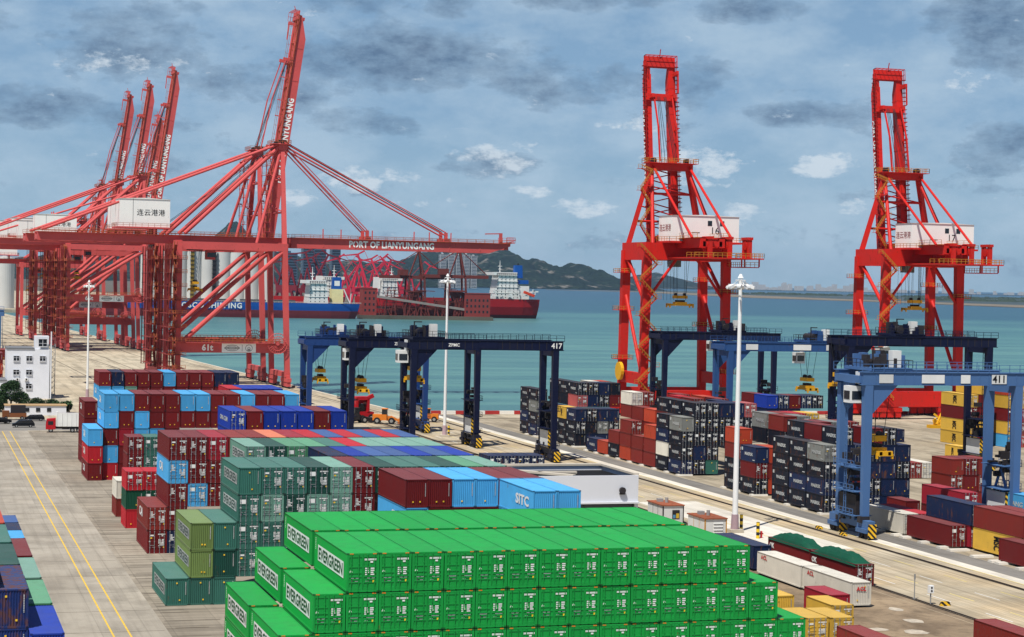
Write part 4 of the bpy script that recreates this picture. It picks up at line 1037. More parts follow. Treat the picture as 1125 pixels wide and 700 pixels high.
# ================================================================== YARD GANTRY CRANES
C_NAVY = mat('navy_paint', lin(9, 18, 50), .5, rust=.05, dirt=.3, rnd=.05, scale=.2)
C_BLUE = mat('mid_blue_paint', lin(74, 108, 154), .5, rust=.04, dirt=.22, rnd=.04, scale=.2)
C_BLUE2 = mat('deep_blue_paint', lin(30, 62, 118), .5, rust=.05, dirt=.3, rnd=.04, scale=.2)
C_BLUE3 = mat('dull_blue_paint', lin(44, 80, 132), .5, rust=.06, dirt=.3, rnd=.04, scale=.2)
C_PLATE = mat('white_plate', lin(222, 222, 218), .6, dirt=.25)
M_hazard = stripe_mat('hazard_stripes', lin(236, 186, 30), lin(20, 20, 20), .8, axis=3)
def rtg(x, y, S, label, paint_, B=7.6, H=21.0, gd=1.7, tr=.3, num=None, words=(), group=None, spz=9.0, cab=True, detail=2, spx=None, aux='right', brace=True):
    t = empty('gantry_crane', (x, y, 0), 0, label, 'yard crane', group)
    for xx in (0, S):
        for yy in (0, B):
            b = MB(); b.beam((xx, yy, 2.4), (xx, yy, H), .8, 1.05, w2=1.2, h2=1.2, up=(1, 0, 0)); b.build('leg', [paint_], t)
        b = MB(); b.box(xx-.55, -2.2, 1.5, xx+.55, B+2.2, 2.6); b.build('sill_beam', [paint_], t)
        b = MB(); b.box(xx-.4, .6, 9.4, xx+.4, B-.6, 10.0); b.box(xx-.4, .6, H-1.2, xx+.4, B-.6, H)
        b.beam((xx, .5, 2.8), (xx, B/2, 9.4), .3); b.beam((xx, B-.5, 2.8), (xx, B/2, 9.4), .3)
        b.build('cross_beam', [paint_], t)
        b = MB(); rq = random.Random(int(x+y+xx))
        for q in range(16): yy = rq.uniform(-2.4, B+1.6); zz = rq.uniform(.3, 3.2); b.box(xx-rq.uniform(.3, 1.0), yy, zz, xx+rq.uniform(.3, 1.0), yy+rq.uniform(.2, .9), zz+rq.uniform(.2, .9), q % 4 == 0)
        b.build('drive_machinery', [C_DARK, paint_], t)
        for yy in (-.6, B+.6):
            b = MB(); b.box(xx-.9, yy-1.5, .9, xx+.9, yy+1.5, 1.5); b.box(xx-.62, yy-1.9, .25, xx+.62, yy-1.75, 2.2, 1); g = b.build('bogie', [paint_, M_hazard], t)
            for k in (-.95, .95):
                w = MB(); w.tube((xx-.45, yy+k, .76), (xx+.45, yy+k, .76), .76, 16); w.build('wheel', [C_DARK], g)
    for yy in (0, B):
        b = MB(); b.box(-1.0, yy-.55, H, S+1.4, yy+.55, H+gd); b.box(-1.2, yy-.7, H+gd, S+1.6, yy+.7, H+gd+.12); b.box(-1.2, yy-.62, H-.06, S+1.6, yy+.62, H+.06)
        if False:
            b.beam((.3, yy, H-3.4), (3.6, yy, H+.1), .7, .7); 
        g = b.build('main_girder', [paint_], t)
        r = MB(); s = -1 if yy == 0 else 1; r.rail([(-1.2, yy+s*.7, H+gd+.1), (S+1.6, yy+s*.7, H+gd+.1)], 1.1, 0, .07, 1.6); r.build('railing', [paint_], g)
    b = MB()
    for xx in (-1, S+1.2): b.box(xx-.35, 0, H+.2, xx+.35, B, H+1.2)
    b.build('end_beam', [paint_], t)
    # numbers and plates
    if num:
        sx_ = S-1.2 if num != '411' else S-4.6; b = MB(); b.box(sx_-1.2+1.2, -.70, H+.2, sx_+2.4, -.64, H+1.5); pl = b.build('sign_plate', [C_PLATE if paint_ != C_NAVY else paint_], t); text(num, 1.45, M_blacklet if paint_ != C_NAVY else M_white, (sx_+1.2, -.72, H+.85), '-y', pl, bold=.02)
    for fx, w_, tx in words:
        b = MB(); b.box(S*fx, -.70, H+.25, S*fx+w_, -.64, H+1.45); pl = b.build('sign_plate', [C_PLATE if paint_ != C_NAVY else paint_], t)
        if tx: text(tx, .85, M_blacklet if paint_ != C_NAVY else M_white, (S*fx+w_/2, -.72, H+.85), '-y', pl, bold=.02)
    # haunch at the left corner, festoon cable and girder stiffeners
    for yy in (0, B):
        b = MB(); b.prism([(.6, H-4.2), (.6, H+.0), (4.6, H+.0)], 1, yy-.35, yy+.35); b.build('haunch', [paint_], t)
        b = MB()
        for q in range(int(S/1.5)): b.box(1+q*1.5-.05, yy-.60, H+.1, 1+q*1.5+.05, yy-.54, H+gd)
        if yy: b.box(-1, yy+.6, H+gd-.5, S+1, yy+.8, H+gd-.35, 0)
        b.build('stiffener', [C_DARK if paint_ is C_NAVY else paint_], t)
    b = MB()
    for q in range(int(S/1.1)):
        x0 = 2+q*1.1
        if x0 > S-1: break
        b.tube((x0, B+.9, H+gd-.3), (x0+.4, B+.9, H+gd-1.2), .05, 4); b.tube((x0+.4, B+.9, H+gd-1.2), (x0+1.1, B+.9, H+gd-.3), .05, 4)
    b.build('festoon_cable', [C_DARK], t)
    # trolley
    tx = S*tr; z = H+gd+.2
    b = MB(); b.box(tx-3.2, -.4, z, tx+3.2, B+.4, z+.45)
    for q in range(20):
        rd = random.Random(q+int(x*7)); xx = tx+rd.uniform(-2.8, 2.2); yy = rd.uniform(.2, B-1.6); s1, s2, s3 = rd.uniform(.3, 1.4), rd.uniform(.4, 1.6), rd.uniform(.5, 2.3)
        b.box(xx, yy, z+.45, xx+s1, yy+s2, z+.45+s3, q % 3 if q % 3 < 2 else 0)
    b.tube((tx-1.2, 1.6, z+1.2), (tx-1.2, B-1.6, z+1.2), .75, 14, 1)
    b.box(tx-2.9, .1, z+.45, tx-2.7, .3, z+3.4, 1); b.box(tx-2.9, .1, z+3.2, tx-1.3, .3, z+3.4, 1)
    o = b.build('trolley', [paint_, C_DARK], t)
    r = MB(); r.rail([(tx-3.2, -.4, z+.45), (tx+3.2, -.4, z+.45), (tx+3.2, B+.4, z+.45), (tx-3.2, B+.4, z+.45), (tx-3.2, -.4, z+.45)], 1.1, 0, .07, 1.1); r.build('railing', [C_DARK], o)
    b = MB(); b.box(tx+.5, .6, z+.5, tx+1.9, 1.8, z+2.9); b.build('control_box', [C_PLATE], o)
    if cab:
        b = MB(); cx = tx-4.6; b.box(cx-1, 1.2, H-2.7, cx+1, 3.4, H-.3, 0); b.box(cx-.8, 1.15, H-2.2, cx+.8, 1.22, H-1.0, 1); b.box(cx-1.05, 1.5, H-2.2, cx-.98, 3.2, H-1.0, 1); b.box(cx+.6, 1.5, H-.3, cx+.9, 3, H+gd, 0)
        b.build('cabin', [C_PLATE, C_GLASS], o)
    spreader(t, tx if spx is None else S*spx, B/2, spz, H+gd, L=6.4)
    # engine house and electrical cabinet low on the legs
    for xx, k in ((0, 0), (S, 1)):
        s = -1 if k == 0 else 1
        b = MB(); b.box(xx-.75, 1.2, 2.7, xx+.75, B-1.2, 6.0, 0 if k else 1)
        if k: b.box(xx-.8, 1.0, 2.6, xx+.8, 1.18, 6.1, 2)
        b.build('electrical_cabinet', [C_PLATE, C_DARK, M_hazard], t)
        b = MB()
        for q in range(5):
            zz = 3+q*3.4; b.box(xx-1.5, .7, zz, xx+1.5, B-.7, zz+.1, 0) if q < 3 else None
            b.rail([(xx+s*1.5, .7, zz), (xx+s*1.5, B-.7, zz)], 1.0, 0, .07, 1.0) if q < 3 else None
        for q in (-.3, .3): b.box(xx+s*1.2-.05+q*.0, B/2+q-.04, 2.6, xx+s*1.2+.05, B/2+q+.04, H)
        for q in range(int((H-3)/.9)): b.box(xx+s*1.2-.04, B/2-.3, 3+q*.9, xx+s*1.2+.04, B/2+.3, 3.07+q*.9)
        for q in range(12):
            rd = random.Random(q+k*50+int(y)); yy = rd.uniform(.8, B-1.6); zz = rd.uniform(6.2, 12.5); b.box(xx-.7, yy, zz, xx+.7, yy+rd.uniform(.3, .9), zz+rd.uniform(.3, 1.1), 1)
        b.build('ladder', [paint_, C_DARK], t)
    return t
GY = 'rail mounted yard cranes over the container stacks'
rtg(91.5, 359.0, 28.5, 'dark navy yard crane numbered 417 straddling the low navy row', C_NAVY, H=21.8, tr=.10, num='417', words=((.22, 3.0, 'ZPMC'), (.45, 3.6, '')), group=GY, spz=40 if False else 15.5, spx=-.28 if False else .04)
rtg(86.6, 391.0, 26.9, 'dark navy yard crane left of the one numbered 417', C_NAVY, H=20.8, tr=.16, words=((.3, 3.6, 'ZPMC'), (.72, 2.4, '')), group=GY, spz=11.5, spx=.10)
rtg(85.5, 430.0, 27.0, 'mid blue yard crane behind the two dark navy ones', C_BLUE2, H=19.8, tr=.22, words=((.25, 3.0, ''), (.7, 3., '')), group=GY, spz=11.5, spx=.12)
rtg(128.7, 246.0, 24.0, 'near blue yard crane numbered 411 above the white container', C_BLUE, H=21.7, gd=1.7, tr=.15, num='411', words=((.06, 2.2, ''), (.34, 3.6, ''), (.60, 1.5, '')), group=GY, spz=11.5, spx=.14)
rtg(168.4, 385.0, 28.0, 'blue yard crane numbered 426 right of the tall lamp mast', C_BLUE3, H=21.2, tr=.78, num='426', words=((.12, 2.8, ''), (.52, 4.2, ''), (.8, 1.4, '')), group=GY, spz=12.5, spx=.72)
rtg(172.0, 432.0, 28.5, 'dark navy yard crane between the two bright red cranes', C_NAVY, H=22.0, tr=.62, words=((.1, 3., ''),), group=GY, spz=19, spx=.62)
rtg(172.0, 336.0, 30.0, 'dark navy yard crane in front of the right red crane', C_NAVY, H=24.2, tr=.42, words=((.25, 3., ''), (.5, 3., '')), group=GY, spz=16, spx=.0)
rtg(-2.0, 640.0, 28.5, 'blue yard crane at the left edge before the far quay cranes', C_BLUE, H=20.5, tr=.3, words=((.7, 2., ''),), group=GY)
# ================================================================== FAR SHORE, HILLS, CITY
from mathutils import noise as mnoise
def hill_mat():
    m = bpy.data.materials.new('wooded_hill'); m.use_nodes = True; nt = NT(m.node_tree); b = nt.n['Principled BSDF']
    tc = nt.add('ShaderNodeTexCoord'); V = tc.outputs['Object']
    n1 = nt.noise(V, .012, 8, .65); n2 = nt.noise(V, .05, 6, .7); mp = nt.add('ShaderNodeMapping', inp={'Vector': V, 'Scale': (1, 1, .5)}); n3 = nt.noise(mp.outputs[0], .009, 8, .7)
    c = nt.mix(nt.ramp(n1, [(.35, 0), (.65, 1)]), lin(26, 42, 36), lin(44, 60, 48)); c = nt.mix(nt.ramp(n2, [(.4, 0), (.6, 1)]), c, lin(16, 28, 26))
    c = nt.mix(nt.ramp(n3, [(.56, 0), (.66, .8)]), c, lin(128, 122, 114))
    nt.l.new(c, b.inputs['Base Color']); b.inputs['Roughness'].default_value = .95; b.inputs['Specular IOR Level'].default_value = .05
    bn = nt.add('ShaderNodeBump', inp={'Strength': .8, 'Distance': 12.0, 'Height': n1}); nt.l.new(bn.outputs[0], b.inputs['Normal'])
    return m
M_hill = hill_mat()
def hill(name, prof, Y, D, seed, rough=30):
    x0, x1 = prof[0][0], prof[-1][0]; nx = 150; ny = 36; b = MB()
    def H(x):
        for (a, za), (c, zc) in zip(prof, prof[1:]):
            if x <= c: return za+(zc-za)*(x-a)/(c-a)
        return prof[-1][1]
    for j in range(ny+1):
        v = j/ny*2-1; y = Y+v*D
        for i in range(nx+1):
            u = i/nx; x = x0+(x1-x0)*u; k = max(0, 1-abs(v)**1.35)
            n = mnoise.fractal(Vector((x/260+seed, y/260, 0)), 1.0, 2.1, 6); r = mnoise.fractal(Vector((x/70+seed, y/70, 3)), .9, 2.1, 4); n = n*.6+1.1*(.35-abs(mnoise.noise(Vector((x/115+seed, y/200, 5)))))
            z = H(x)*k*(1+.0*n)+(n*rough+r*rough*.35)*min(1, k*2)*(1 if abs(v) > .06 else .7)
            b.v.append((x, y, max(z, -6)))
    for j in range(ny):
        for i in range(nx):
            a = j*(nx+1)+i; b.f.append((a, a+1, a+nx+2, a+nx+1)); b.m.append(0)
    return tag(smooth(b.build(name, M_hill)), kind='structure')
hill('hills', [(2180, 0), (2215, 76), (2516, 103), (2555, 148), (2626, 165), (2707, 187), (2769, 173), (2820, 199), (2881, 221), (2974, 233), (3068, 226), (3132, 177), (3196, 129), (3238, 150), (3280, 161), (3344, 132), (3408, 103), (3462, 89), (3504, 116), (3541, 134), (3584, 117), (3628, 83), (3677, 48), (3732, 14), (3760, 0)], 10250, 900, 1.0)
hill('hills', [(300, 60), (700, 110), (1099, 110), (1182, 120), (1244, 140), (1315, 185), (1378, 240), (1416, 285), (1450, 262), (1485, 222), (1562, 165), (1692, 134), (1823, 103), (1998, 110), (2175, 108), (2265, 61), (2330, 0)], 9000, 900, 7.0)
hill('hills', [(5235, 0), (5300, 21), (5456, 33), (5591, 66), (5710, 98), (5886, 128), (6074, 76), (6197, 40), (6400, 0)], 15000, 700, 4.0, 12)
def land_low(name, pts, z, m): return slab(name, pts, -8, z, m)
M_shore = ground_mat('dark_shore', lin(112, 104, 92), lin(80, 76, 68), .01, stain=.6)
land_low('far_shore', [(394.5, 1790.5), (394.5, 1930), (555, 1930), (590, 2600), (1300, 5200), (2400, 9900), (-900, 9900), (-900, 3401), (300, 3401), (394.5, 1935)], -.6, M_shore)
land_low('pier', [(397, 1752), (523, 1752), (523, 1775), (397, 1775)], .5, M_shore)
M_sand = ground_mat('sandbar', lin(136, 124, 106), lin(106, 98, 86), .01, stain=.3); M_mud = ground_mat('mudflat', lin(84, 96, 98), lin(60, 74, 78), .004, stripes=((.001, .012, .7),), stain=.5)
slab('sandbar', [(2746, 8370), (3030, 7956), (2650, 6412), (2512, 5593), (2601, 5002), (2554, 4461), (2490, 3993), (2425, 3688), (2900, 3688), (2900, 4461), (2900, 5593), (3050, 6500), (3300, 8300)], -8, -1.6, M_sand)
slab('mudflat', [(3310, 8400), (3060, 6520), (2920, 5593), (2920, 3688), (7000, 3688), (9000, 9900), (3277, 9989)], -8, -1.9, M_mud)
slab('sandbar', [(3600, 15500), (14500, 15500), (14500, 17800), (3600, 17800)], -8, 1.0, M_mud)
b = MB(); rd = random.Random(5)
for x0, y0, x1, y1 in ((3350, 7800, 6800, 8200), (3200, 6000, 5600, 6150)):
    for k in range(300):
        x = rd.uniform(x0, x1); y = y0+(x-x0)/(x1-x0)*(y1-y0)+rd.uniform(-60, 60); s = rd.uniform(8, 30); h = rd.uniform(3, 9)
        b.tube((x, y, -2), (x, y, h), s, 6, r2=s*.5)
tag(b.build('shore_scrub', mat('scrub', lin(52, 66, 52), .95, dirt=.4)), kind='stuff')
b = MB(); M_far = mat('pale_concrete', lin(190, 190, 188), .8, dirt=.2, rnd=0)
for k in range(190):
    x = rd.choice((rd.uniform(5200, 9000), rd.uniform(7000, 8600), rd.uniform(9000, 12500))); y = rd.uniform(15900, 17400); w = rd.uniform(18, 70); h = rd.choice((rd.uniform(12, 30), rd.uniform(25, 75)))
    b.box(x, y, 0, x+w, y+30, h)
tag(b.build('distant_city', M_far, None), kind='stuff', label='pale skyline of a distant city across the bay')
# ---- buildings seen behind the harbour
M_glass_far = mat('blue_glass_facade', lin(72, 92, 112), .35, dirt=.2, rnd=.1)
def tower(x, y, w, d, h, m, label, group=None, floors=None):
    b = MB(); b.box(x, y, -1, x+w, y+d, h); b.box(x+w*.3, y+d*.3, h, x+w*.6, y+d*.6, h+4)
    t = b.build('tower_block', [m]); tag(t, label, 'tower', group)
    b = MB(); n = floors or int(h/6)
    for k in range(n):
        z = h*(k+.4)/n
        b.box(x+w*.06, y-.4, z, x+w*.94, y+.1, z+h/n*.45); b.box(x-.4, y+d*.08, z, x+.1, y+d*.92, z+h/n*.45)
    b.build('window_band', [C_GLASS], t)
for k, (x, w, h) in enumerate(((770, 34, 86), (822, 26, 98), (852, 28, 101), (899, 20, 108), (700, 40, 78), (640, 30, 70))):
    tower(x, 4200+k*30, w, 26, h, M_glass_far, f'{["wide low","square","slightly taller","slender tallest","far left broad","leftmost"][k]} blue grey tower behind the harbour cranes', 'towers behind the harbour cranes')
for k, (x, w, h) in enumerate(((2148, 26, 142), (2184, 26, 143), (2218, 22, 140), (2252, 26, 144), (2285, 26, 139))):
    tower(x, 8000, w, 30, h, M_far, f'{ORD[k]} from the left of the five pale flats before the hill', 'pale flats before the hill')
M_silo = mat('silo_concrete', lin(206, 206, 202), .8, dirt=.25, rnd=.05, scale=.04)
for k in range(9):
    x = 212+k*13.6
    b = MB(); b.tube((x, 1840, 0), (x, 1840, 62), 8.6, 64); o = b.build('silo', M_silo)
    tag(o, f'tall grey grain silo, {ORD[k]} from the left behind the blue ship', 'silo', 'grain silos behind the blue ship')
b = MB(); b.box(203, 1832, 62.1, 330, 1844, 66.5); b.box(203, 1831.6, 64.5, 330, 1832, 65.8, 1); tag(b.build('conveyor_gallery', [mat('grey_blue_cladding', lin(96, 112, 130), .6), C_GLASS]), 'long grey blue gallery along the tops of the silos', 'gallery')
for x, m_ in ((250.5, M_hazard), (271, C_DARK)):
    b = MB(); b.box(x-1.6, 1829.4, 0, x+1.6, 1831.2, 62)
    for k in range(15): b.box(x-2.2, 1828.8, 4*k, x+2.2, 1831.3, 4*k+.4, 1)
    tag(b.build('stair_tower', [mat('ochre_stairs', lin(150, 124, 50), .6) if m_ is M_hazard else m_, C_DARK]), ('ochre stair tower' if m_ is M_hazard else 'black pipe tower')+' climbing the silo wall', 'stair tower')
for k, (x, r, h) in enumerate(((60, 9, 46), (80, 9, 46), (40, 8, 42))):
    b = MB(); b.tube((x, 1840, 0), (x, 1840, h), r, 28); b.tube((x, 1840, h), (x, 1840, h+2), r, 28, r2=1); tag(b.build('storage_tank', M_silo), f'white round tank, {ORD[k]} by size at the far left behind the cranes', 'tank', 'white tanks at the far left')
# ---- luffing harbour cranes
C_MAG = mat('magenta_paint', lin(196, 46, 70), .55, dirt=.3, rnd=.12); C_MAROON = mat('dark_red_paint', lin(120, 36, 50), .6, dirt=.3, rnd=.1)
def luffing(x, y, ang, luff, m, label, s=1.0):
    t = empty('harbour_crane', (x, y, -.6), ang, label, 'harbour crane', 'luffing cranes on the far quay'); t.scale = (s, s, s)
    b = MB()
    for a in (-1, 1):
        for c in (-1, 1): b.beam((a*6, c*6, 0), (a*2.4, c*2.4, 15), 1.7, 1.7)
        b.beam((a*6, -6, 3), (a*6, 6, 3), 1, 1)
    b.box(-3.4, -3.4, 14.5, 3.4, 3.4, 17); b.build('portal', m, t)
    b = MB(); b.box(-8, -3.2, 17, 4, 3.2, 22.5); b.build('machine_house', m, t)
    b = MB(); b.beam((2, -2.2, 22), (-2, 0, 40), 1.2); b.beam((2, 2.2, 22), (-2, 0, 40), 1.2); b.beam((-6, -2, 22), (-2, 0, 40), 1.1); b.beam((-6, 2, 22), (-2, 0, 40), 1.1); b.build('mast', m, t)
    L = 36; px, pz = 3+L*math.cos(luff), 22+L*math.sin(luff); f = luff-R(78); F = 20
    b = MB(); b.beam((3, -1.6, 22), (px, 0, pz), 1.6, 1.9, w2=1.2); b.beam((3, 1.6, 22), (px, 0, pz), 1.6, 1.9, w2=1.2); b.build('jib', m, t)
    tx, tz = px+F*math.cos(f), pz+F*math.sin(f); bx, bz = px-7*math.cos(f), pz-7*math.sin(f)+3
    b = MB(); b.beam((bx, 0, bz), (px, 0, pz), 1.4, 1.6); b.beam((px, 0, pz), (tx, 0, tz), 1.7, 1.8, w2=.8, h2=.9); b.beam((bx, 0, bz), (-2, 0, 40), .4); b.build('fly_jib', m, t)
    b = MB(); b.tube((tx, 0, tz), (tx, 0, tz-18), .12, 5); b.build('hoist_rope', C_ROPE, t)
    return t
rd = random.Random(11)
for k, px in enumerate((392, 403, 414, 425, 436, 447, 458, 468, 478, 487, 496, 505, 514, 523, 533, 545)):
    Y = 2130+rd.uniform(-20, 260); x = px*Y/2150.0
    luffing(x, Y, rd.choice((R(0), R(180), R(20), R(200), R(160), R(340))), R(rd.uniform(52, 72)), C_MAG if k >= 6 else C_MAROON, f'{"magenta" if k >= 6 else "dark red"} luffing crane, {ORD[k]} from the left on the far quay', rd.uniform(.95, 1.15))
# ---- rust red ore unloaders and conveyors on the pier
C_RUST = mat('rust_paint', lin(112, 50, 44), .7, dirt=.4, rnd=.06, rust=.1); C_BRICK = mat('brick_red_cladding', lin(140, 58, 54), .75, dirt=.3, rnd=.05)
def unloader(x, y, label, s=1.0, d=1):
    t = empty('ore_unloader', (x, y, .5), 0, label, 'ore unloader', 'rust red ore unloaders on the pier')
    for xx in (-9*s, 9*s):
        for yy in (-7, 7):
            b = MB(); b.beam((xx, yy, 0), (xx*.8, yy, 36*s), 1.5, 1.5); b.build('leg', C_RUST, t)
        b = MB(); b.box(xx-.8, -8, 12, xx+.8, 8, 13.6); b.beam((xx, -7, 1), (xx*.9, 7, 20), .8); b.build('cross_beam', C_RUST, t)
    b = MB(); b.box(-34*s*d if d > 0 else -30*s, -3.4, 34.5*s, 30*s, -2.2, 37.5*s); b.box(-34*s, 2.2, 34.5*s, 30*s, 3.4, 37.5*s); b.box(-9, -8, 22*s, 9, 8, 23.5*s); b.build('main_girder', C_RUST, t)
    b = MB(); b.beam((7*s, -5, 37*s), (3, 0, 62*s), 1.3); b.beam((7*s, 5, 37*s), (3, 0, 62*s), 1.3); b.beam((-7*s, -5, 37*s), (3, 0, 62*s), 1.); b.build('apex_frame', C_RUST, t)
    b = MB(); b.tube((3, 0, 61*s), (29*s, 0, 38*s), .45, 6); b.tube((3, 0, 61*s), (-33*s, 0, 38*s), .45, 6); b.build('stay', C_RUST, t)
    b = MB(); b.box(-16*s, -5, 37.5*s, -8*s, 5, 43*s); b.build('machinery_house', C_RUST, t)
    b = MB(); b.prism([(-5, 22*s), (5, 22*s), (2, 13*s), (-2, 13*s)], 1, -5, 5); b.build('hopper', C_RUST, t)
unloader(450, 1766, 'rust red ore unloader, left of the two on the pier', 1.0)
unloader(489, 1764, 'rust red ore unloader, right of the two on the pier', 1.04, d=-1)
for x0, x1, h, y, lb in ((398, 411, 25, 1756, 'brick red transfer house at the left end of the pier'), (496, 521, 22, 1756, 'large brick red transfer house at the right end of the pier')):
    b = MB(); b.box(x0, y, .5, x1, y+14, h); b.box(x0-.3, y-.3, h, x1+.3, y+14.3, h+.8); t = b.build('transfer_house', C_BRICK); tag(t, lb, 'pier building')
    b = MB()
    for i in range(int((x1-x0)/4)):
        for j in range(int(h/6)): b.box(x0+1.5+i*4, y-.1, 4+j*5.4, x0+3.1+i*4, y+.1, 6.2+j*5.4)
    b.build('window', C_GLASS, t)
for p, q, lb in (((411, 1758, 18), (497, 1758, 7), 'long sloping grey conveyor on the ore pier'), ((411, 1764, 8), (498, 1766, 3), 'low conveyor near the water on the ore pier')):
    b = MB(); b.beam(p, q, 3, 2.2); 
    t = b.build('conveyor', mat('conveyor_cover', lin(150, 140, 134), .7, dirt=.4)); tag(t, lb, 'conveyor')
    b = MB()
    for k in range(1, 9):
        c = Vector(p).lerp(Vector(q), k/9); b.beam((c.x-1.2, c.y-1, .5), (c.x, c.y-1, c.z-1), .5); b.beam((c.x+1.2, c.y+1, .5), (c.x, c.y+1, c.z-1), .5)
    b.build('trestle', C_RUST, t)
b = MB(); b.box(424, 1762, .5, 470, 1772, 9); b.box(470, 1762, .5, 495, 1772, 15); rdd = random.Random(2)
for k in range(46): xx = rdd.uniform(412, 494); zz = rdd.uniform(8, 30); b.beam((xx, 1757, .5), (xx+rdd.uniform(-9, 9), 1759, zz), .5)
for k in range(26): xx = rdd.uniform(414, 480); zz = rdd.uniform(6, 26); b.beam((xx, 1758, zz), (xx+rdd.uniform(8, 26), 1758, zz+rdd.uniform(-2, 2)), .6)
tag(b.build('loading_trestle', C_RUST), 'tangled rust red steelwork along the ore pier', 'trestle')
# ================================================================== SHIPS
def hull(name, x0, x1, y, B, z0, z1, mats, bow='left', flare=.12, boot=None):
    """hull lofted along x; two bands of paint"""
    b = MB(); n = 30; L = x1-x0
    rows = []
    zs = [z0, z0+(boot-z0)*.5, boot, boot+.01, (boot+z1)/2, z1]
    for i in range(n+1):
        u = i/n; x = x0+L*u; e = u if bow == 'left' else 1-u
        w = B/2*min(1, (e/.14)**.55) if e < .14 else B/2
        st = 1-e
        if st < .10: w *= .62+.38*(st/.10)**.6
        rows.append((x, w, e))
    i0 = len(b.v)
    for x, w, e in rows:
        for z in zs:
            k = (z-z0)/(z1-z0); dx = 0
            if e < .06: dx = (1 if bow == 'left' else -1)*(1-k)*L*.015*(1-e/.06)
            if 1-e < .06: dx = (-1 if bow == 'left' else 1)*(1-k)**1.5*L*.015*(1-(1-e)/.06)
            ww = w*(1-flare*(1-k)**2)
            b.v.append((x+dx, y-ww, z)); 
        for z in zs:
            k = (z-z0)/(z1-z0); dx = 0
            if e < .06: dx = (1 if bow == 'left' else -1)*(1-k)*L*.015*(1-e/.06)
            if 1-e < .06: dx = (-1 if bow == 'left' else 1)*(1-k)**1.5*L*.015*(1-(1-e)/.06)
            b.v.append((x+dx, y+w*(1-flare*(1-k)**2), z))
    m = len(zs); s = 2*m
    for i in range(n):
        for j in range(m-1):
            a = i0+i*s+j; b.f.append((a, a+s, a+s+1, a+1)); b.m.append(1 if j < 2 else 0)
            a += m; b.f.append((a, a+1, a+s+1, a+s)); b.m.append(1 if j < 2 else 0)
        a = i0+i*s; b.f.append((a+m-1, a+s+m-1, a+s+2*m-1, a+2*m-1)); b.m.append(2)
    for i in (0, n):
        a = i0+i*s
        for j in range(m-1): b.f.append((a+j, a+j+1, a+m+j+1, a+m+j)); b.m.append(1 if j < 2 else 0)
    return b.build(name, mats)
C_SW = mat('ship_white', lin(226, 226, 222), .5, dirt=.25, rnd=.03, rust=.05, scale=.15); C_SBLUE = mat('ship_blue', lin(20, 82, 160), .5, dirt=.2, rnd=.03); C_SRED = mat('ship_red', lin(168, 28, 34), .5, dirt=.25, rnd=.03, rust=.05); C_BOOT = mat('boot_topping', lin(128, 52, 58), .6, dirt=.3); C_DECK = mat('ship_deck', lin(84, 66, 60), .8, dirt=.4)
def superstructure(t, x, y, z, w, d, h, funnel, fl, mast=True, side=1):
    b = MB(); n = int(h/3)
    for k in range(n):
        q = 1-k*.035; b.box(x-w/2*q, y-d/2*(1-k*.01), z+k*3, x+w/2*q, y+d/2*(1-k*.01), z+k*3+2.9); b.box(x-w/2*q-.25, y-d/2-.25, z+k*3+2.8, x+w/2*q+.25, y+d/2+.25, z+k*3+2.95) if k % 2 else None; q = 1-k*.05
    b.box(x-side*w*.5-(3 if side > 0 else 0), y-d/2-3.5, z+n*3, x-side*w*.5+(0 if side > 0 else 3), y+d/2+3.5, z+n*3+3); b.box(x-w*.42, y-d*.36, z+n*3, x+w*.42, y+d*.36, z+n*3+3.2)
    o = b.build('superstructure', [C_SW], t)
    b = MB()
    for k in range(n+1):
        for i in range(0, int(w/2.2), 1 if k == n else 2): b.box(x-w/2*.86+i*2.1, y-d/2-.12 if k < n else y-d*.36-.1, z+k*3+1.2, x-w/2*.86+i*2.1+.9, y-d/2+.1, z+k*3+2.0)
    b.build('window', C_GLASS, o)
    if mast:
        b = MB(); b.beam((x-side*w*.2, y, z+n*3+3), (x-side*w*.2, y, z+n*3+15), .9, .9, w2=.3, h2=.3); b.box(x-side*w*.2-2.2, y-.2, z+n*3+9, x-side*w*.2+2.2, y+.2, z+n*3+9.5); b.box(x-side*w*.2-1.4, y-.6, z+n*3+6, x-side*w*.2+1.4, y+.6, z+n*3+6.6)
        b.build('mast', C_SW, t)
    fx, f0, f1, fw = funnel
    b = MB(); b.prism([(fx-fw/2, f0), (fx+fw/2, f0), (fx+fw*.42, f1), (fx-fw*.42, f1)], 1, y-3, y+3); b.tube((fx, y, f1), (fx, y, f1+2), .8, 10, 1); fo = b.build('funnel', [fl, C_DARK], t)
    return fo
t = empty('cargo_ship', (0, 0, 0), 0, 'long blue bulk carrier with white lettering moored across the basin', 'ship')
hull('hull', 118, 392, 1752, 32, -3.4, 10.8, [C_SBLUE, C_BOOT, C_DECK], 'left', boot=4.0).parent = t
text('COSCO SHIPPING', 6.6, M_white, (253, 1735.75, 7.3), '-y', t, bold=.03, space=1.15)
fo = superstructure(t, 353, 1752, 10.8, 18, 24, 20, (372, 24, 35, 9), C_SBLUE, side=1)
b = MB(); b.box(366.6, 1747, 10.8, 377.4, 1757, 24); b.build('engine_casing', mat('cream_paint', lin(226, 214, 160), .6), t)
b = MB(); b.quad((369.4, 1748.95, 27), (374.4, 1748.95, 27), (374.4, 1748.95, 31.6), (369.4, 1748.95, 31.6)); b.build('funnel_mark', M_white, fo)
for k in range(7): 
    b = MB(); x = 150+k*27; b.box(x, 1741, 10.8, x+20, 1763, 13.2); b.build('hatch_cover', mat('hatch_paint', lin(70, 74, 78), .6, dirt=.3), t)
b = MB(); b.rail([(120, 1737, 10.8), (392, 1737, 10.8)], 1.2, 0, .15, 4); b.build('railing', C_SW, t)
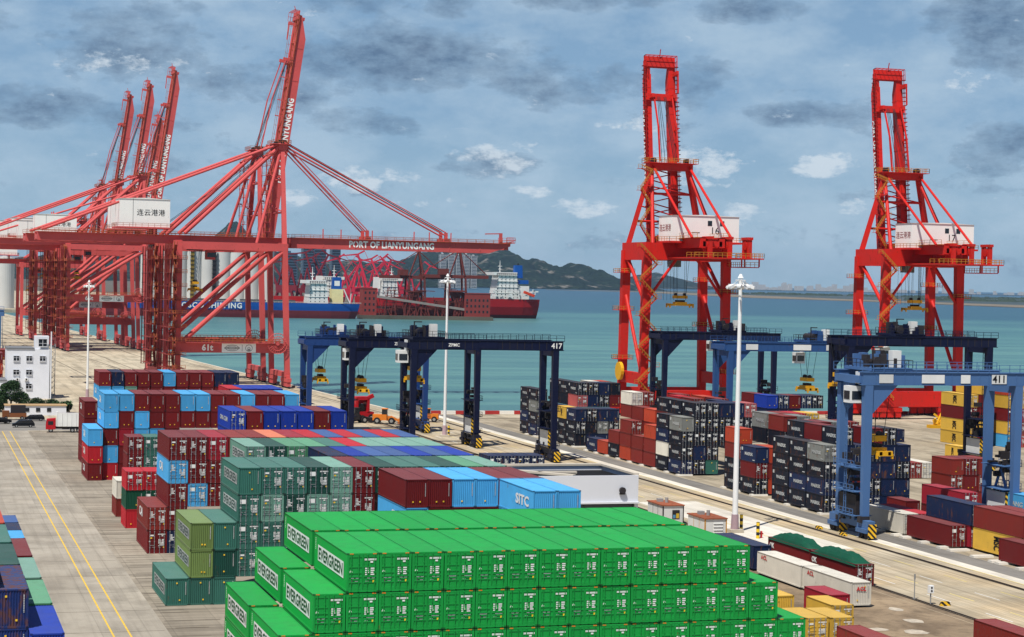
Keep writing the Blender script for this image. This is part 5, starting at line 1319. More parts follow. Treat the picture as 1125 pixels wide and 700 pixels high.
for x in (384,): b = MB(); b.beam((x, 1748, 11), (x-6, 1748, 24), 1.0); b.beam((x, 1748, 11), (x+1, 1748, 20), .6); b.build('provision_crane', C_SW, t)
t = empty('cargo_ship', (0, 0, 0), 0, 'red hulled ship with white bridge and blue funnel, stern to the right', 'ship')
hull('hull', 420, 611, 1892, 31, -3.4, 16.5, [C_SRED, mat('boot_dark', lin(98, 34, 38), .6), C_DECK], 'left', boot=0.5, flare=.3).parent = t
superstructure(t, 576, 1892, 16.5, 26, 24, 24, (590, 38, 51, 9), C_SBLUE, side=1)
b = MB(); b.box(582, 1884, 16.5, 600, 1900, 30); b.box(584, 1883.5, 32, 599, 1900, 36, 1); b.build('engine_casing', [C_SW, C_SBLUE], t)
b = MB(); rdd = random.Random(8)
for k in range(60): x = rdd.uniform(556, 606); z = rdd.uniform(17, 26); b.box(x, 1875.5, z, x+rdd.uniform(.4, 3), 1877, z+rdd.uniform(.3, 2))
b.build('deck_gear', C_SW, t)
b = MB(); b.beam((592, 1876, 24), (603, 1876, 20), 2.6, 2.6); b.build('lifeboat', mat('lifeboat_orange', lin(214, 70, 40), .5), t)
b = MB(); b.box(597.5, 1888, -3.2, 600, 1896, 4.5); b.build('rudder', C_SW, t)
for k, (xa, xb, yy, hx, lb) in enumerate(((440, 560, 1958, 470, 'red ship with a white bridge behind the ore unloaders'), (300, 430, 1985, 415, 'dark red ship partly hidden behind the blue carrier'))):
    t = empty('cargo_ship', (0, 0, 0), 0, lb, 'ship'); hull('hull', xa, xb, yy, 28, -3.4, 14.5, [C_SRED, C_BOOT, C_DECK], 'right', boot=1).parent = t
    superstructure(t, hx, yy, 14.5, 18, 20, 18, (hx-12, 24, 36, 7), C_SW, side=-1)
t = empty('ferry', (4150, 11500, 0), R(-20), 'small white ferry with a dark hull far out before the hills', 'ferry')
hull('hull', -75, 75, 0, 24, -3, 14, [mat('ferry_blue', lin(28, 44, 92), .5), C_BOOT, C_DECK], 'left', boot=-2).parent = t
b = MB(); b.box(-50, -10, 14, 55, 10, 26); b.box(-45, -9, 26, 20, 9, 36); b.box(-44, -9, 36, -25, 9, 42); b.box(15, -3, 26, 24, 3, 44); b.build('superstructure', C_SW, t)

# ================================================================== YARD FURNITURE
M_mast = mat('mast_paint', lin(232, 232, 230), .45, dirt=.12, rnd=.01); M_lampg = mat('lamp_glass', lin(200, 204, 206), .2)
def lamp_mast(x, y, h, label, s=1.0):
    t = empty('lamp_mast', (x, y, 0), 0, label, 'lamp mast', 'tall white lamp masts of the yard')
    b = MB(); b.tube((0, 0, .5), (0, 0, h-.5), .42*s, 16, r2=.24*s); b.build('pole', M_mast, t)
    b = MB(); b.cbox(0, 0, .25, 2.0*s, 2.0*s, .5); b.tube((0, 0, .5), (0, 0, 2.6), .6*s, 12, 1, r2=.5*s); b.build('base', [M_kerbc, mat('mauve_band', lin(176, 150, 156), .7)], t)
    b = MB(); n = 14
    for rr, zz in ((1.15, h-1.2), (.7, h-.6)):
        for k in range(n):
            a0, a1 = 2*math.pi*k/n, 2*math.pi*(k+1)/n; b.tube((rr*s*math.cos(a0), rr*s*math.sin(a0), zz), (rr*s*math.cos(a1), rr*s*math.sin(a1), zz), .06, 5)
    for k in range(4): a0 = math.pi*k/2; b.beam((0, 0, h-1.2), (1.9*s*math.cos(a0), 1.9*s*math.sin(a0), h-1.2), .08); b.beam((0, 0, h-.2), (1.15*s*math.cos(a0), 1.15*s*math.sin(a0), h-1.2), .06)
    b.tube((0, 0, h-.3), (0, 0, h+.3), .45*s, 14, r2=.15*s)
    b.build('lamp_ring', M_mast, t)
    for k in range(8):
        a0 = 2*math.pi*(k+.3)/8; c, q = math.cos(a0), math.sin(a0); b = MB(); b.beam((1.3*s*c, 1.3*s*q, h-1.35), (1.95*s*c, 1.95*s*q, h-1.65), .55*s, .42*s); b.beam((1.9*s*c, 1.9*s*q, h-1.70), (2.0*s*c, 2.0*s*q, h-1.78), .5*s, .38*s, 1)
        b.build('floodlight', [M_mast, M_lampg], t)
lamp_mast(112.6, 254.4, 36.6, 'tall white lamp mast in front of the bright red crane, nearest of all')
lamp_mast(114.0, 418.0, 36.2, 'white lamp mast rising between the two dark navy yard cranes', .9)
lamp_mast(46.6, 548.0, 32.6, 'thin white lamp mast left of the nearest salmon crane', .8)
for k, (x, y) in enumerate(((-2.5, 640), (13, 650), (26, 655))): lamp_mast(x, y, 14, f'short thin mast, {ORD[k]} from the left at the left edge', .5)
# hazard posts, signals
def hazard_post(x, y, label):
    b = MB(); b.tube((0, 0, 0), (0, 0, 2.3), .24, 12); o = b.build('hazard_post', M_hazp, None, (x, y, 0)); tag(o, label, 'post', 'yellow and black striped posts')
M_hazp = stripe_mat('post_stripes', lin(236, 196, 40), lin(24, 24, 24), .9, axis=2)
for x, y, l in ((114.4, 256.2, 'left striped post at the foot of the nearest mast'), (113.2, 247.8, 'right striped post near the green tarpaulin'), (115.8, 421, 'left striped post beside the second mast'), (116.2, 409, 'right striped post beside the second mast')): hazard_post(x, y, l)
for x, y, l in ((113.9, 248.2, 'small red hydrant by the striped post and green tarpaulin'), (116.9, 408, 'small red hydrant by the second mast')):
    b = MB(); b.tube((0, 0, 0), (0, 0, .8), .16, 10); b.tube((0, 0, .8), (0, 0, 1.0), .22, 10, r2=.08); b.tube((-.3, 0, .6), (.3, 0, .6), .09, 8); tag(b.build('fire_hydrant', mat('hydrant_red', lin(190, 30, 30), .4), None, (x, y, 0)), l, 'hydrant')
b = MB(); b.tube((0, 0, 0), (0, 0, 2.9), .06, 8); b.box(-.12, -.12, 0, .12, .12, .2); b.box(-.1, -.03, 2.3, .1, .03, 2.9); tag(b.build('rail_signal_post', C_GREY, None, (109.25, 196.3, 0)), 'thin grey post beside the rail', 'post')
t = empty('signal_lamp', (109.4, 192.9, 0), 0, 'small white signal on a post next to the rail', 'signal')
b = MB(); b.tube((0, 0, 0), (0, 0, 1.3), .08, 8); b.build('post', C_GREY, t); b = MB(); b.box(-.28, -.22, 1.3, .28, .22, 2.15); b.tube((0, -.24, 1.9), (0, -.22, 1.9), .12, 10, 1); b.tube((0, -.24, 1.55), (0, -.22, 1.55), .12, 10, 1); b.build('housing', [M_mast, C_DARK], t)
b = MB(); b.box(-.6, -.2, 0, .6, .2, .2); b.prism([(-.6, .2), (.6, .2), (.45, .5), (-.45, .5)], 1, -.15, .15); tag(b.build('rail_stop', M_hazard, None, (110.6, 191.8, 0)), 'yellow and black rail stop beside the white signal', 'rail stop')
for k, (x, y) in enumerate(((126.9, 256.5), (127.0, 249.0))):
    b = MB(); b.box(-.25, -.8, 0, .25, .8, .25); b.prism([(-.8, .25), (.8, .25), (.5, .42), (-.5, .42)], 0, -.2, .2); tag(b.build('rail_stop', M_hazard, None, (x, y, .02)), ['low striped rail stop left of the near blue crane foot', 'low striped rail stop just before the near blue crane foot'][k], 'rail stop')
# concrete blocks below the right hand stacks
M_block = mat('pale_concrete_block', lin(214, 208, 196), .9, dirt=.35, rnd=.08)
bm_ = MB(); bm_.prism([(-.55, 0), (.55, 0), (.48, .29), (-.48, .29)], 0, -1.5, 1.5); blk = bm_.mesh('concrete_block', [M_block])
ys = [210.5, 215, 219.8, 221.5, 226, 232, 234.8, 240, 245.2, 247.8, 253, 258.3] + [272.8, 278.5, 284.9, 291.0] + [298.4, 304.5, 310.6] + [331.3, 337.3, 343.7, 350.4, 357.0, 363.6, 370.0, 376.6, 382.8] + [390.8, 396.8, 403.2, 409.2, 417.8, 423.8]
for k, yy in enumerate(ys):
    o = bpy.data.objects.new('concrete_block', blk); COL.objects.link(o); o.location = (136.6 - (1.0 if yy < 262 else .35), yy, 0)
    tag(o, 'low pale concrete block under the left edge of the stacks right of the lanes', 'concrete block', 'concrete blocks under the right hand stacks')
# scattered slabs on the working area
b = MB(); rd = random.Random(21)
for x, y, w, d in ((97.5, 176, 3, 3), (96, 169, 3.2, 3.4), (101, 182, 2.2, 3), (94.5, 178.5, 2.5, 2.2), (90.5, 163.5, 7.0, 5), (103, 189, 1.6, 3)): i0 = len(b.v); nn = 11; b.v += [(x+w/2+w/2*math.cos(6.283*k/nn)*rd.uniform(.7, 1.05), y+d/2+d/2*math.sin(6.283*k/nn)*rd.uniform(.7, 1.05), .03) for k in range(nn)]; b.f.append(tuple(range(i0, i0+nn))); b.m.append(0)
tag(b.build('pale_slab', mat('pale_slab', lin(188, 176, 158), .9, dirt=.9, scale=1.1)), kind='structure')
# dark patch of stains
# tarpaulin covered boxes
C_TARP = mat('green_tarpaulin', lin(16, 78, 56), .6, dirt=.35, rnd=.05, scale=1.0, bump=.4)
def tarp_box(x, y, lb, lt, seed):
    o = bpy.data.objects.new('open_top_container', body_mesh(12.192, STD, 'D', 'M')); COL.objects.link(o); o.location = (x, y, .0); tag(o, lb, 'container', 'open top containers under green tarpaulins')
    for s in (0, 1):
        q = bpy.data.objects.new('door', door_mesh(STD, 'M', s)); COL.objects.link(q); q.parent = o
        g = bpy.data.objects.new('locking_bar', gear_mesh(STD, s)); COL.objects.link(g); g.parent = q
    q = bpy.data.objects.new('marking', mark_mesh(STD, 'M')); COL.objects.link(q); q.parent = o
    text('OK', .9, M_white, (-.02, 11.0, 1.6), '-x', o, bold=.03)
    b = MB(); nx, ny = 12, 48
    for j in range(ny+1):
        v = j/ny; yy = -.05+12.3*v
        for i in range(nx+1):
            u = i/nx; xx = -.08+2.6*u
            e = min(1, 4*min(u, 1-u))**.8*min(1, 4.5*min(v, 1-v)); n = mnoise.fractal(Vector((u*2.2+seed, v*6.5, seed)), .9, 2, 5)
            z = STD-.08+e*(.80+.10*n+.16*abs(((v*3.5+u*.9+seed) % 1)-.5)*2+.10*abs(((v*7.3-u*1.3+seed) % 1)-.5)*2)+(-.18*(1-min(1, 12*min(u, 1-u, v*1.5, (1-v)*1.5)))); b.v.append((xx+n*.02, yy, z))
    for j in range(ny):
        for i in range(nx): a = j*(nx+1)+i; b.f.append((a, a+1, a+nx+2, a+nx+1)); b.m.append(0)
    tp = b.build('tarpaulin', C_TARP); tp.location = (x, y, 0); tag(tp, lt, 'tarpaulin', 'green tarpaulins over the open top containers')
tarp_box(107.1-.2, 206.2, 'maroon open top container with OK on its side, the nearer', 'green tarpaulin humped over the nearer open top container', 3.1)
tarp_box(107.1, 219.0, 'maroon open top container with OK on its side, the farther', 'green tarpaulin humped over the farther open top container', 8.4)
# site cabins
def cabin_box(x, y, lb, win):
    t = empty('site_cabin', (x, y, 0), 0, lb, 'cabin', 'white site cabins with rusty roofs'); w, L, h = 3.2, 6.2, 2.6
    b = MB(); b.box(0, 0, 0, w, L, h); 
    for k in (2.1, 4.1): b.box(-.02, k-.04, 0, 0, k+.04, h, 1)
    for xx in (0, w): b.box(xx-.07, -.07, 0, xx+.07, .07, h+.02, 1)
    b.build('wall', [mat('cabin_white', lin(222, 222, 218), .6, dirt=.3, rust=.1), C_DARK if win else mat('ochre_corner', lin(196, 140, 50), .6)], t)
    b = MB(); b.box(-.15, -.15, h+.01, w+.15, L+.15, h+.16); b.cbox(1.2, 4.4, h+.4, .8, .8, .5, 1); b.tube((1.8, 3.2, h+.1), (1.8, 3.2, h+.9), .25, 10, 1)
    b.build('roof', [mat('rusty_roof', lin(150, 84, 58), .85, dirt=.5, rust=.5), C_GREY], t)
    b = MB()
    if win: b.box(1.45, -.05, .7, 2.6, .02, 2.0, 0); b.box(1.55, -.07, .8, 1.95, .0, 1.3, 1); b.box(2.05, -.07, .8, 2.5, .0, 1.5, 2)
    else:
        b.box(1.3, -.05, .5, 2.7, .0, 2.1, 3)
        for z in (.5, .95, 1.4, 1.85): b.box(1.3, -.10, z, 2.7, -.02, z+.07, 0)
    b.build('window', [C_DARK, mat('window_blue', lin(90, 150, 190), .4), mat('window_yellow', lin(220, 180, 60), .5), C_HOUSE], t)
cabin_box(105.8, 265.0, 'white cabin with a rusty roof, the farther, behind the green stack', True); cabin_box(105.8, 249.2, 'white cabin with a rusty roof nearest the tall mast foot', False)
# white building with the dark open roof
t = empty('warehouse', (0, 0, 0), 0, 'white walled low building with a dark open roof behind the light blue containers', 'building')
b = MB(); X0w, X1w, Yw, Y1w, zw = 70.0, 99.9, 260.0, 275.0, 7.7
b.box(X0w, Yw, 3.9, X1w, Yw+.3, zw); b.box(X1w-.3, Yw+.3, 0, X1w, Y1w, zw); b.box(X0w, Yw+.3, 0, X0w+.3, Y1w, zw); b.box(X0w+.3, Y1w-.3, 0, X1w-.3, Y1w, zw); b.box(X0w, Yw-.35, 3.7, X1w+.1, Yw+.3, 3.95)
for x in (X0w, X1w-.5): b.box(x, Yw, 0, x+.5, Yw+.3, 3.7)
b.build('wall', mat('white_render', lin(214, 216, 222), .7, dirt=.12, rnd=0, scale=.2), t)
b = MB(); b.box(X0w+.5, Yw+.6, 0, X1w-.5, Yw+.7, 3.7); 
for k in range(14): b.box(X0w+1+k*1.6, Yw+.5, 0, X0w+1.1+k*1.6, Yw+.62, 3.7)
b.build('shutter', mat('dark_shutter', lin(74, 78, 84), .6, dirt=.3), t)
b = MB(); b.box(X0w+.3, Yw+.3, 6.9, X1w-.3, Y1w-.3, 7.0); b.build('roof', mat('tar_roof', lin(22, 22, 24), .9, dirt=.4, scale=.3), t)
b = MB(); b.box(X0w-.2, Y1w-.5, zw+.003, X1w+.2, Y1w+.3, zw+.3); b.box(X1w-.6, Yw+.4, zw+.003, X1w+.2, Y1w-.5, zw+.3); b.beam((X0w+14, Yw+15, 7.2), (X1w-8, Yw+5, 7.2), .9, .3); b.beam((X0w+18, Yw+10, 7.2), (X1w-6, Yw+10, 7.2), .7, .3)
b.build('coping', mat('stone_coping', lin(196, 186, 170), .8, dirt=.3), t)
b = MB(); b.tube((X1w-2.5, Yw-.5, 5.6), (X1w-2.5, Yw-.02, 5.6), .45, 14); b.box(X1w-2.9, Yw-.3, 5.0, X1w-2.1, Yw-.02, 5.2); b.build('wall_lamp', C_DARK, t)
# left hand side: office, hedge, wall
M_off = mat('office_white', lin(228, 230, 236), .7, dirt=.3, rnd=0, scale=.2)
t = empty('office_building', (0, 0, 0), 0, 'white four storey office with a roof turret at the left edge', 'building')
b = MB(); b.box(24.9, 547, 0, 36.2, 560, 13.6); b.box(32.2, 547.6, 13.61, 36.0, 552, 17.2); b.box(13, 544, 0, 24.8, 556, 5.0)
b.build('wall', M_off, t)
b = MB(); b.box(24.7, 546.8, 13.61, 32.1, 560.2, 13.95); b.box(12.8, 543.8, 5.01, 24.8, 556.2, 5.3); b.build('parapet', mat('parapet_dark', lin(120, 122, 126), .8), t)
for x, z in ((26.6, 10.4), (30.0, 10.4), (33.6, 10.4), (26.6, 6.6), (30.0, 6.6), (26.6, 2.8), (30.0, 2.8), (33.2, 14.4)):
    b = MB(); w_ = 1.5 if z < 14 else 2.2; b.box(x, 546.9, z, x+w_, 547.05, z+1.3 if z < 14 else z+2.0); f = b.build('window', C_GLASS, t)
    zt_ = z+1.3 if z < 14 else z+2.0; b = MB(); b.box(x-.12, 546.7, z-.14, x+w_+.12, 546.89, z-.01); b.box(x-.12, 546.7, zt_+.01, x+w_+.12, 546.89, zt_+.12); b.box(x-.1, 546.75, z, x-.01, 546.89, zt_); b.box(x+w_+.01, 546.75, z, x+w_+.1, 546.89, zt_); b.box(x+w_/2-.05, 546.82, z, x+w_/2+.05, 546.89, zt_); b.box(x, 546.83, z+.8, x+w_, 546.888, z+.87); b.build('frame', M_off, f)
for x in (27.2, 29.6): b = MB(); b.box(x, 546.3, 5.0, x+.9, 546.98, 5.7); b.tube((x+.45, 546.25, 5.35), (x+.45, 546.3, 5.35), .25, 10, 1); b.build('air_conditioner', [M_mast, C_DARK], t)
b = MB(); b.tube((36.6, 547, 0), (36.6, 547, 18.5), .18, 8); b.build('downpipe', M_off, t)
t = empty('lattice_mast', (38.0, 562, 0), 0, 'grey lattice mast beside the white office', 'lattice mast')
b = MB()
for a in (-.7, .7):
    for c in (-.7, .7): b.beam((a, c, 0), (a, c, 14.5), .09)
for k in range(10):
    z = k*1.45
    for a in (-.7, .7): b.beam((a, -.7, z), (a, .7, z+1.45), .06); b.beam((-.7, a, z), (.7, a, z+1.45), .06); b.beam((.7, a, z), (-.7, a, z+1.45), .06)
b.build('frame', C_GREY, t); b = MB(); b.box(-.9, -.9, 0, .9, .9, .4); b.build('base', M_kerbc, t)
t = empty('low_building', (0, 0, 0), 0, 'low white building with small dark windows behind the parked cars', 'building')
b = MB(); b.box(21.8, 484, 0, 36.2, 489, 2.3); b.build('wall', M_off, t); b = MB(); b.box(21.6, 483.8, 2.31, 36.4, 489.2, 2.5); b.build('roof', mat('tan_roof', lin(180, 150, 110), .8), t)
for x in (26.4, 29.0, 31.6): b = MB(); b.box(x, 483.9, .9, x+1.0, 484.05, 1.8); b.build('window', C_GLASS, t)
# ---- plants
M_leaf = mat('leaf_green', (.035, .075, .022), .7, dirt=.4, rnd=.15, scale=1.2); M_leaf2 = mat('leaf_dark', (.018, .045, .018), .7, dirt=.3, rnd=.1); M_bark = mat('bark', lin(84, 70, 56), .9)
def crown(t, lobes, n, s, seed):
    rd = random.Random(seed); b = MB()
    for k in range(n):
        cx, cy, cz, rx, ry, rz = lobes[rd.randrange(len(lobes))]
        while True:
            u = Vector((rd.uniform(-1, 1), rd.uniform(-1, 1), rd.uniform(-1, 1)))
            if .35 < u.length < 1: break
        c = Vector((cx+u.x*rx, cy+u.y*ry, cz+u.z*rz)); a = Vector((rd.uniform(-1, 1), rd.uniform(-1, 1), rd.uniform(-.6, .6))).normalized()*s*rd.uniform(.6, 1.3); d = a.cross(Vector((rd.uniform(-1, 1), rd.uniform(-1, 1), rd.uniform(-1, 1)))).normalized()*s*rd.uniform(.4, .8)
        b.quad(c-a, c-d, c+a, c+d, rd.random() < .4)
    return b.build('crown', [M_leaf, M_leaf2], t)
t = empty('tree', (23.6, 497.5, 0), 0, 'round dark green tree in front of the white office', 'tree')
b = MB(); b.tube((0, 0, 0), (.2, 0, 3), .3, 8, r2=.2)
for k in range(6): a = k*1.05; b.tube((.2, 0, 2.4), (1.8*math.cos(a), 1.6*math.sin(a), 4.6), .12, 6, r2=.04)
b.build('trunk', M_bark, t); crown(t, [(0, 0, 4.8, 3.4, 2.6, 2.2), (-2.6, .5, 3.6, 2.2, 2, 1.7), (2.4, 0, 3.4, 2.2, 1.8, 1.6), (.5, 0, 6.6, 1.8, 1.6, 1.3), (-1.2, 0, 6.0, 1.3, 1.3, 1.1)], 9000, .2, 3)
for k, (x, y, w, h) in enumerate(((28.6, 494, 3.0, 3.6), (32.6, 495, 2.8, 3.2), (20.0, 495, 3.0, 3.8), (36.4, 494, 2.0, 2.8))):
    t = empty('bush', (x, y, 0), 0, ['dark bush right of the round tree, before the office', 'bush before the right end of the white office', 'bush at the picture\'s left edge below the round tree', 'small bush at the right end of the low building'][k], 'bush'); b = MB(); b.tube((0, 0, 0), (0, 0, 1), .12, 6); b.build('stem', M_bark, t); crown(t, [(0, 0, h*.5, w, 1.4, h*.5), (w*.4, 0, h*.6, w*.6, 1.2, h*.45)], 3600, .17, k+9)
for k, (x, y) in enumerate(((34.6, 491.5), (37.6, 492.5))):
    t = empty('palm_tree', (x, y, 0), 0, ['small palm left of the two by the hedge', 'small palm right of the two by the hedge'][k], 'palm', 'small palms by the hedge'); b = MB(); b.tube((0, 0, 0), (0, 0, 2.2), .16, 8, r2=.12); b.build('trunk', M_bark, t)
    b = MB(); rd = random.Random(k)
    for q in range(26):
        a = rd.uniform(0, 6.28); L_ = rd.uniform(1.2, 1.9); e = rd.uniform(.1, 1.2); p0 = Vector((0, 0, 2.2)); 
        for m_ in range(3):
            d = Vector((math.cos(a)*math.cos(e), math.sin(a)*math.cos(e), math.sin(e)))*L_/3; p1 = p0+d; w_ = Vector((-math.sin(a), math.cos(a), 0))*.14; b.quad(p0-w_, p0+w_, p1+w_*.7, p1-w_*.7); p0 = p1; e -= .55
    b.build('crown', M_leaf, t)
# ---- vehicles
C_TYRE = mat('tyre_rubber', lin(30, 30, 32), .8, dirt=.2); C_BODYBK = mat('black_car_paint', lin(22, 24, 28), .25, dirt=.1); C_TRED = mat('truck_red', lin(176, 28, 36), .4, dirt=.15); C_ORANGE = mat('orange_machine', lin(214, 122, 40), .5, dirt=.3)
def wheels(t, spots, r, w=.3):
    for x, y in spots:
        b = MB(); b.tube((x, y-w/2, r), (x, y+w/2, r), r, 16); o = b.build('wheel', C_TYRE, t); b = MB(); b.tube((x, y-w/2-.01, r), (x, y+w/2+.01, r), r*.5, 10); b.build('rim', C_GREY, o)
def car(x, y, rz, paint_, label, L=4.9, h=1.7):
    t = empty('parked_car', (x, y, 0), rz, label, 'car')
    b = MB(); pr = [(-L/2, .35), (L/2, .35), (L/2, .85), (L*.36, .98), (L*.20, h-.08), (-L*.38, h), (-L*.48, 1.05), (-L/2, .8)]; b.prism(pr, 1, -.9, .9); b.build('body', paint_, t)
    b = MB(); b.prism([(L*.33, 1.0), (L*.195, h-.16), (-L*.365, h-.12), (-L*.44, 1.05)], 1, -.915, .915); b.build('window', C_GLASS, t)
    wheels(t, [(L*.31, -.82), (L*.31, .82), (-L*.31, -.82), (-L*.31, .82)], .34, .22)
    for yy in (-.6, .6): b = MB(); b.box(L/2-.04, yy-.18, .65, L/2+.02, yy+.18, .8); b.build('headlight', M_lampg, t)
car(24.1, 447.3, R(180), C_BODYBK, 'black estate car parked before the low white building'); car(27.6, 466.0, R(180), C_BODYBK, 'dark car half hidden behind the black estate car', 4.6, 1.5); car(19.6, 457.5, R(20), C_BODYBK, 'dark car at the left edge beyond the road', 4.6, 1.5)
C_OR2 = mat('dull_orange', lin(130, 78, 44), .6, dirt=.5)
t = empty('pickup_truck', (23.2, 470.5, 0), R(180), 'small orange truck with a dark load by the low building', 'truck')
b = MB(); b.box(-2.8, -1, .6, 1.0, 1, 1.1); b.box(-2.8, -1, 1.1, 1.0, -.9, 1.6); b.box(-2.8, .9, 1.1, 1.0, 1, 1.6); b.build('bed', C_OR2, t); b = MB(); b.box(1.1, -1, .6, 2.7, 1, 2.1); b.build('cab', C_OR2, t); b = MB(); b.box(-2.6, -.8, 1.12, .8, .8, 3.4); b.build('load', C_DARK, t); wheels(t, [(1.9, -.9), (1.9, .9), (-1.8, -.9), (-1.8, .9)], .42)
t = empty('tipper_truck', (32.2, 433.4, 0), R(176), 'red cabbed truck with a tall white tipping body', 'truck')
b = MB(); b.prism([(2.0, .7), (4.1, .7), (4.1, 1.6), (3.9, 2.9), (2.0, 3.1)], 1, -1.25, 1.25); b.build('cab', C_TRED, t)
b = MB(); b.box(2.5, -1.27, 1.7, 3.6, 1.27, 2.5); b.box(3.93, -1.1, 1.7, 4.06, 1.1, 2.5); b.build('window', C_GLASS, t)
b = MB(); b.box(-4.6, -1.25, 1.35, 1.8, -1.15, 4.2); b.box(-4.6, 1.15, 1.35, 1.8, 1.25, 4.2); b.box(-4.6, -1.15, 1.3, 1.8, 1.15, 1.5); b.box(1.65, -1.15, 1.5, 1.8, 1.15, 4.5); b.box(-4.6, -1.15, 1.5, -4.45, 1.15, 4.2)
for k in range(7): b.box(-4.4+k, -1.32, 1.4, -4.3+k, -1.25, 4.2); b.box(-4.4+k, 1.25, 1.4, -4.3+k, 1.32, 4.2)
b.build('tipping_body', mat('tipper_white', lin(224, 224, 220), .5, dirt=.25), t)
b = MB(); b.box(-4.4, -1.1, 3.6, 1.6, 1.1, 4.0); b.build('load', mat('load_earth', lin(130, 100, 86), .95, dirt=.6), t)
b = MB(); b.box(-4.8, -.5, .8, 3.4, .5, 1.3); b.box(-1.0, -1.2, .6, .6, -.7, 1.2); b.build('chassis', C_DARK, t); wheels(t, [(3.0, -1.05), (3.0, 1.05), (-1.6, -1.05), (-1.6, 1.05), (-2.9, -1.05), (-2.9, 1.05), (-4.1, -1.05), (-4.1, 1.05)], .52, .35)
def loader(x, y, rz, c, label, s=1.0):
    t = empty('wheel_loader', (x, y, 0), rz, label, 'loader', 'machines parked on the quay'); t.scale = (s, s, s)
    b = MB(); b.box(-3, -1.1, .9, 0.4, 1.1, 2.3); b.prism([(.4, .8), (2.2, .8), (2.2, 1.6), (.4, 2.0)], 1, -.6, .6); b.build('body', c, t)
    b = MB(); b.box(-.8, -.8, 2.3, .5, .8, 3.6); b.build('cabin', [C_GLASS], t); b = MB(); b.box(-.9, -.9, 3.6, .6, .9, 3.75); b.build('roof', c, t)
    b = MB(); b.beam((1.2, -.7, 1.8), (3.4, -.7, .8), .25, .4); b.beam((1.2, .7, 1.8), (3.4, .7, .8), .25, .4); b.prism([(3.2, .2), (4.6, .1), (3.5, 1.4), (3.1, 1.3)], 1, -1.4, 1.4); b.build('bucket', c, t); wheels(t, [(1.6, -1.1), (1.6, 1.1), (-1.9, -1.1), (-1.9, 1.1)], .8, .5)
loader(109.5, 456, R(-20), C_ORANGE, 'orange wheel loader on the quay between the navy cranes'); loader(103.0, 459, R(15), C_DARK, 'dark wheel loader left of the red lifting machine'); loader(121.6, 462, R(160), C_ORANGE, 'orange loader half hidden beside the second mast', .9)
t = empty('reach_stacker', (105.5, 466, 0), R(10), 'red container lifting machine behind the loaders on the quay', 'reach stacker')
b = MB(); b.box(-3.2, -1.6, .9, 3.0, 1.6, 2.3); b.build('body', C_TRED, t); b = MB(); b.box(-1, -.8, 2.3, 1, .8, 4.2); b.build('cabin', [C_GLASS], t); b = MB(); b.beam((-2.8, 0, 3.4), (3.4, 0, 6.2), .8, .9); b.box(-1.8, -1.7, 2.3, -1.2, 1.7, 5.6); b.box(1.2, -1.7, 2.3, 1.8, 1.7, 5.6); b.box(-1.8, -1.7, 5.2, 1.8, 1.7, 6.0); b.build('boom', C_TRED, t); wheels(t, [(2.3, -1.5), (2.3, 1.5), (-2.3, -1.5), (-2.3, 1.5)], .85, .6)
b = MB(); rd = random.Random(4)
for k in range(16): a = rd.uniform(0, 6.28); b.beam((rd.uniform(-2.4, 2.4), rd.uniform(-1, 1), .4), (rd.uniform(-3, 3), rd.uniform(-1.2, 1.2), rd.uniform(1.4, 4.2)), .5)
b.box(-3.2, -1.2, 0, 3.2, 1.2, .8); tag(b.build('spare_spreader', C_SPREAD, None, (251, 440, 0)), 'yellow spreader frame resting on the ground before the red crane', 'spreader')
# stacks and boxes at the far left edge
for k, (x, y, z, c) in enumerate(((21.9, 560, 9.0, 'M'), (21.9, 560, 6.1, 'O'), (21.9, 560, 3.2, 'M'), (21.9, 560, .2, 'M'), (24.6, 585, 8.9, 'X'), (27.2, 585, 8.9, 'M'), (19.2, 575, 11.6, 'W'), (19.2, 575, 8.7, 'M'))): one(x, y, z, 40, HC, 'C', c, ['on top beside the office at the left edge', 'second from the top beside the office', 'third from the top beside the office', 'lowest beside the office at the left edge', 'flat on top behind the office roof, left', 'flat on top behind the office roof, right', 'topmost behind the office at the left edge', 'under the white one behind the office'][k], group=G3)
for k, (x, y, n_, cs) in enumerate(((172.5, 322.0, 1, 'RLXW'), (196.5, 372.0, 1, 'NX'),)):
    for q, c in enumerate(cs): one(x+2.55*q, y, .1, 40, HC, 'D', c, f'{["in the low row behind the navy group", "low near the lone yellow one"][k]}, {ORD[q]} from left', group=G4)
# lower tiers that carry the visible roofs along the block's right edge and the green stack's base (part of the container mass)
NHID = len(CONT)
row(140.5, 2, 1, 'E'*15, 'base', zp=2.965); row(140.5, 2, 2, 'E'*15, 'base', zp=2.965)
for t in (1, 2, 3): row(153.75, 16, t, 'E', 'base', zp=2.965)
row(153.75, 15, 3, 'E', 'base', zp=2.965)
for Y, cs in ((181.1, 'LMX'), (192.8, 'MXLM'), (206.3, 'TKGM'), (219.4, 'NSBX'), (232.0, 'AKTX'), (245.2, 'SXMN'), (258.5, 'MTXK'), (271.7, 'XMBT')):
    for t, c in enumerate(cs, 1): row(Y, 14, t, c, 'base'); row(Y, 13, t, cs[::-1][t-1], 'base') if Y > 190 else None
for t in (1, 2, 3, 4): row(333.5, 12, t, 'M', 'base', x0=31.2, cw=2.58); row(292.4, 6, t, 'mnxb'[t-1], 'base', x0=46.1, cw=2.6); row(406.4, 10, t, 'n', 'base', x0=36.9, cw=2.65); row(350.0, 3, t, 'b', 'base', x0=54.8)
HIDDEN = set(range(NHID, len(CONT)))
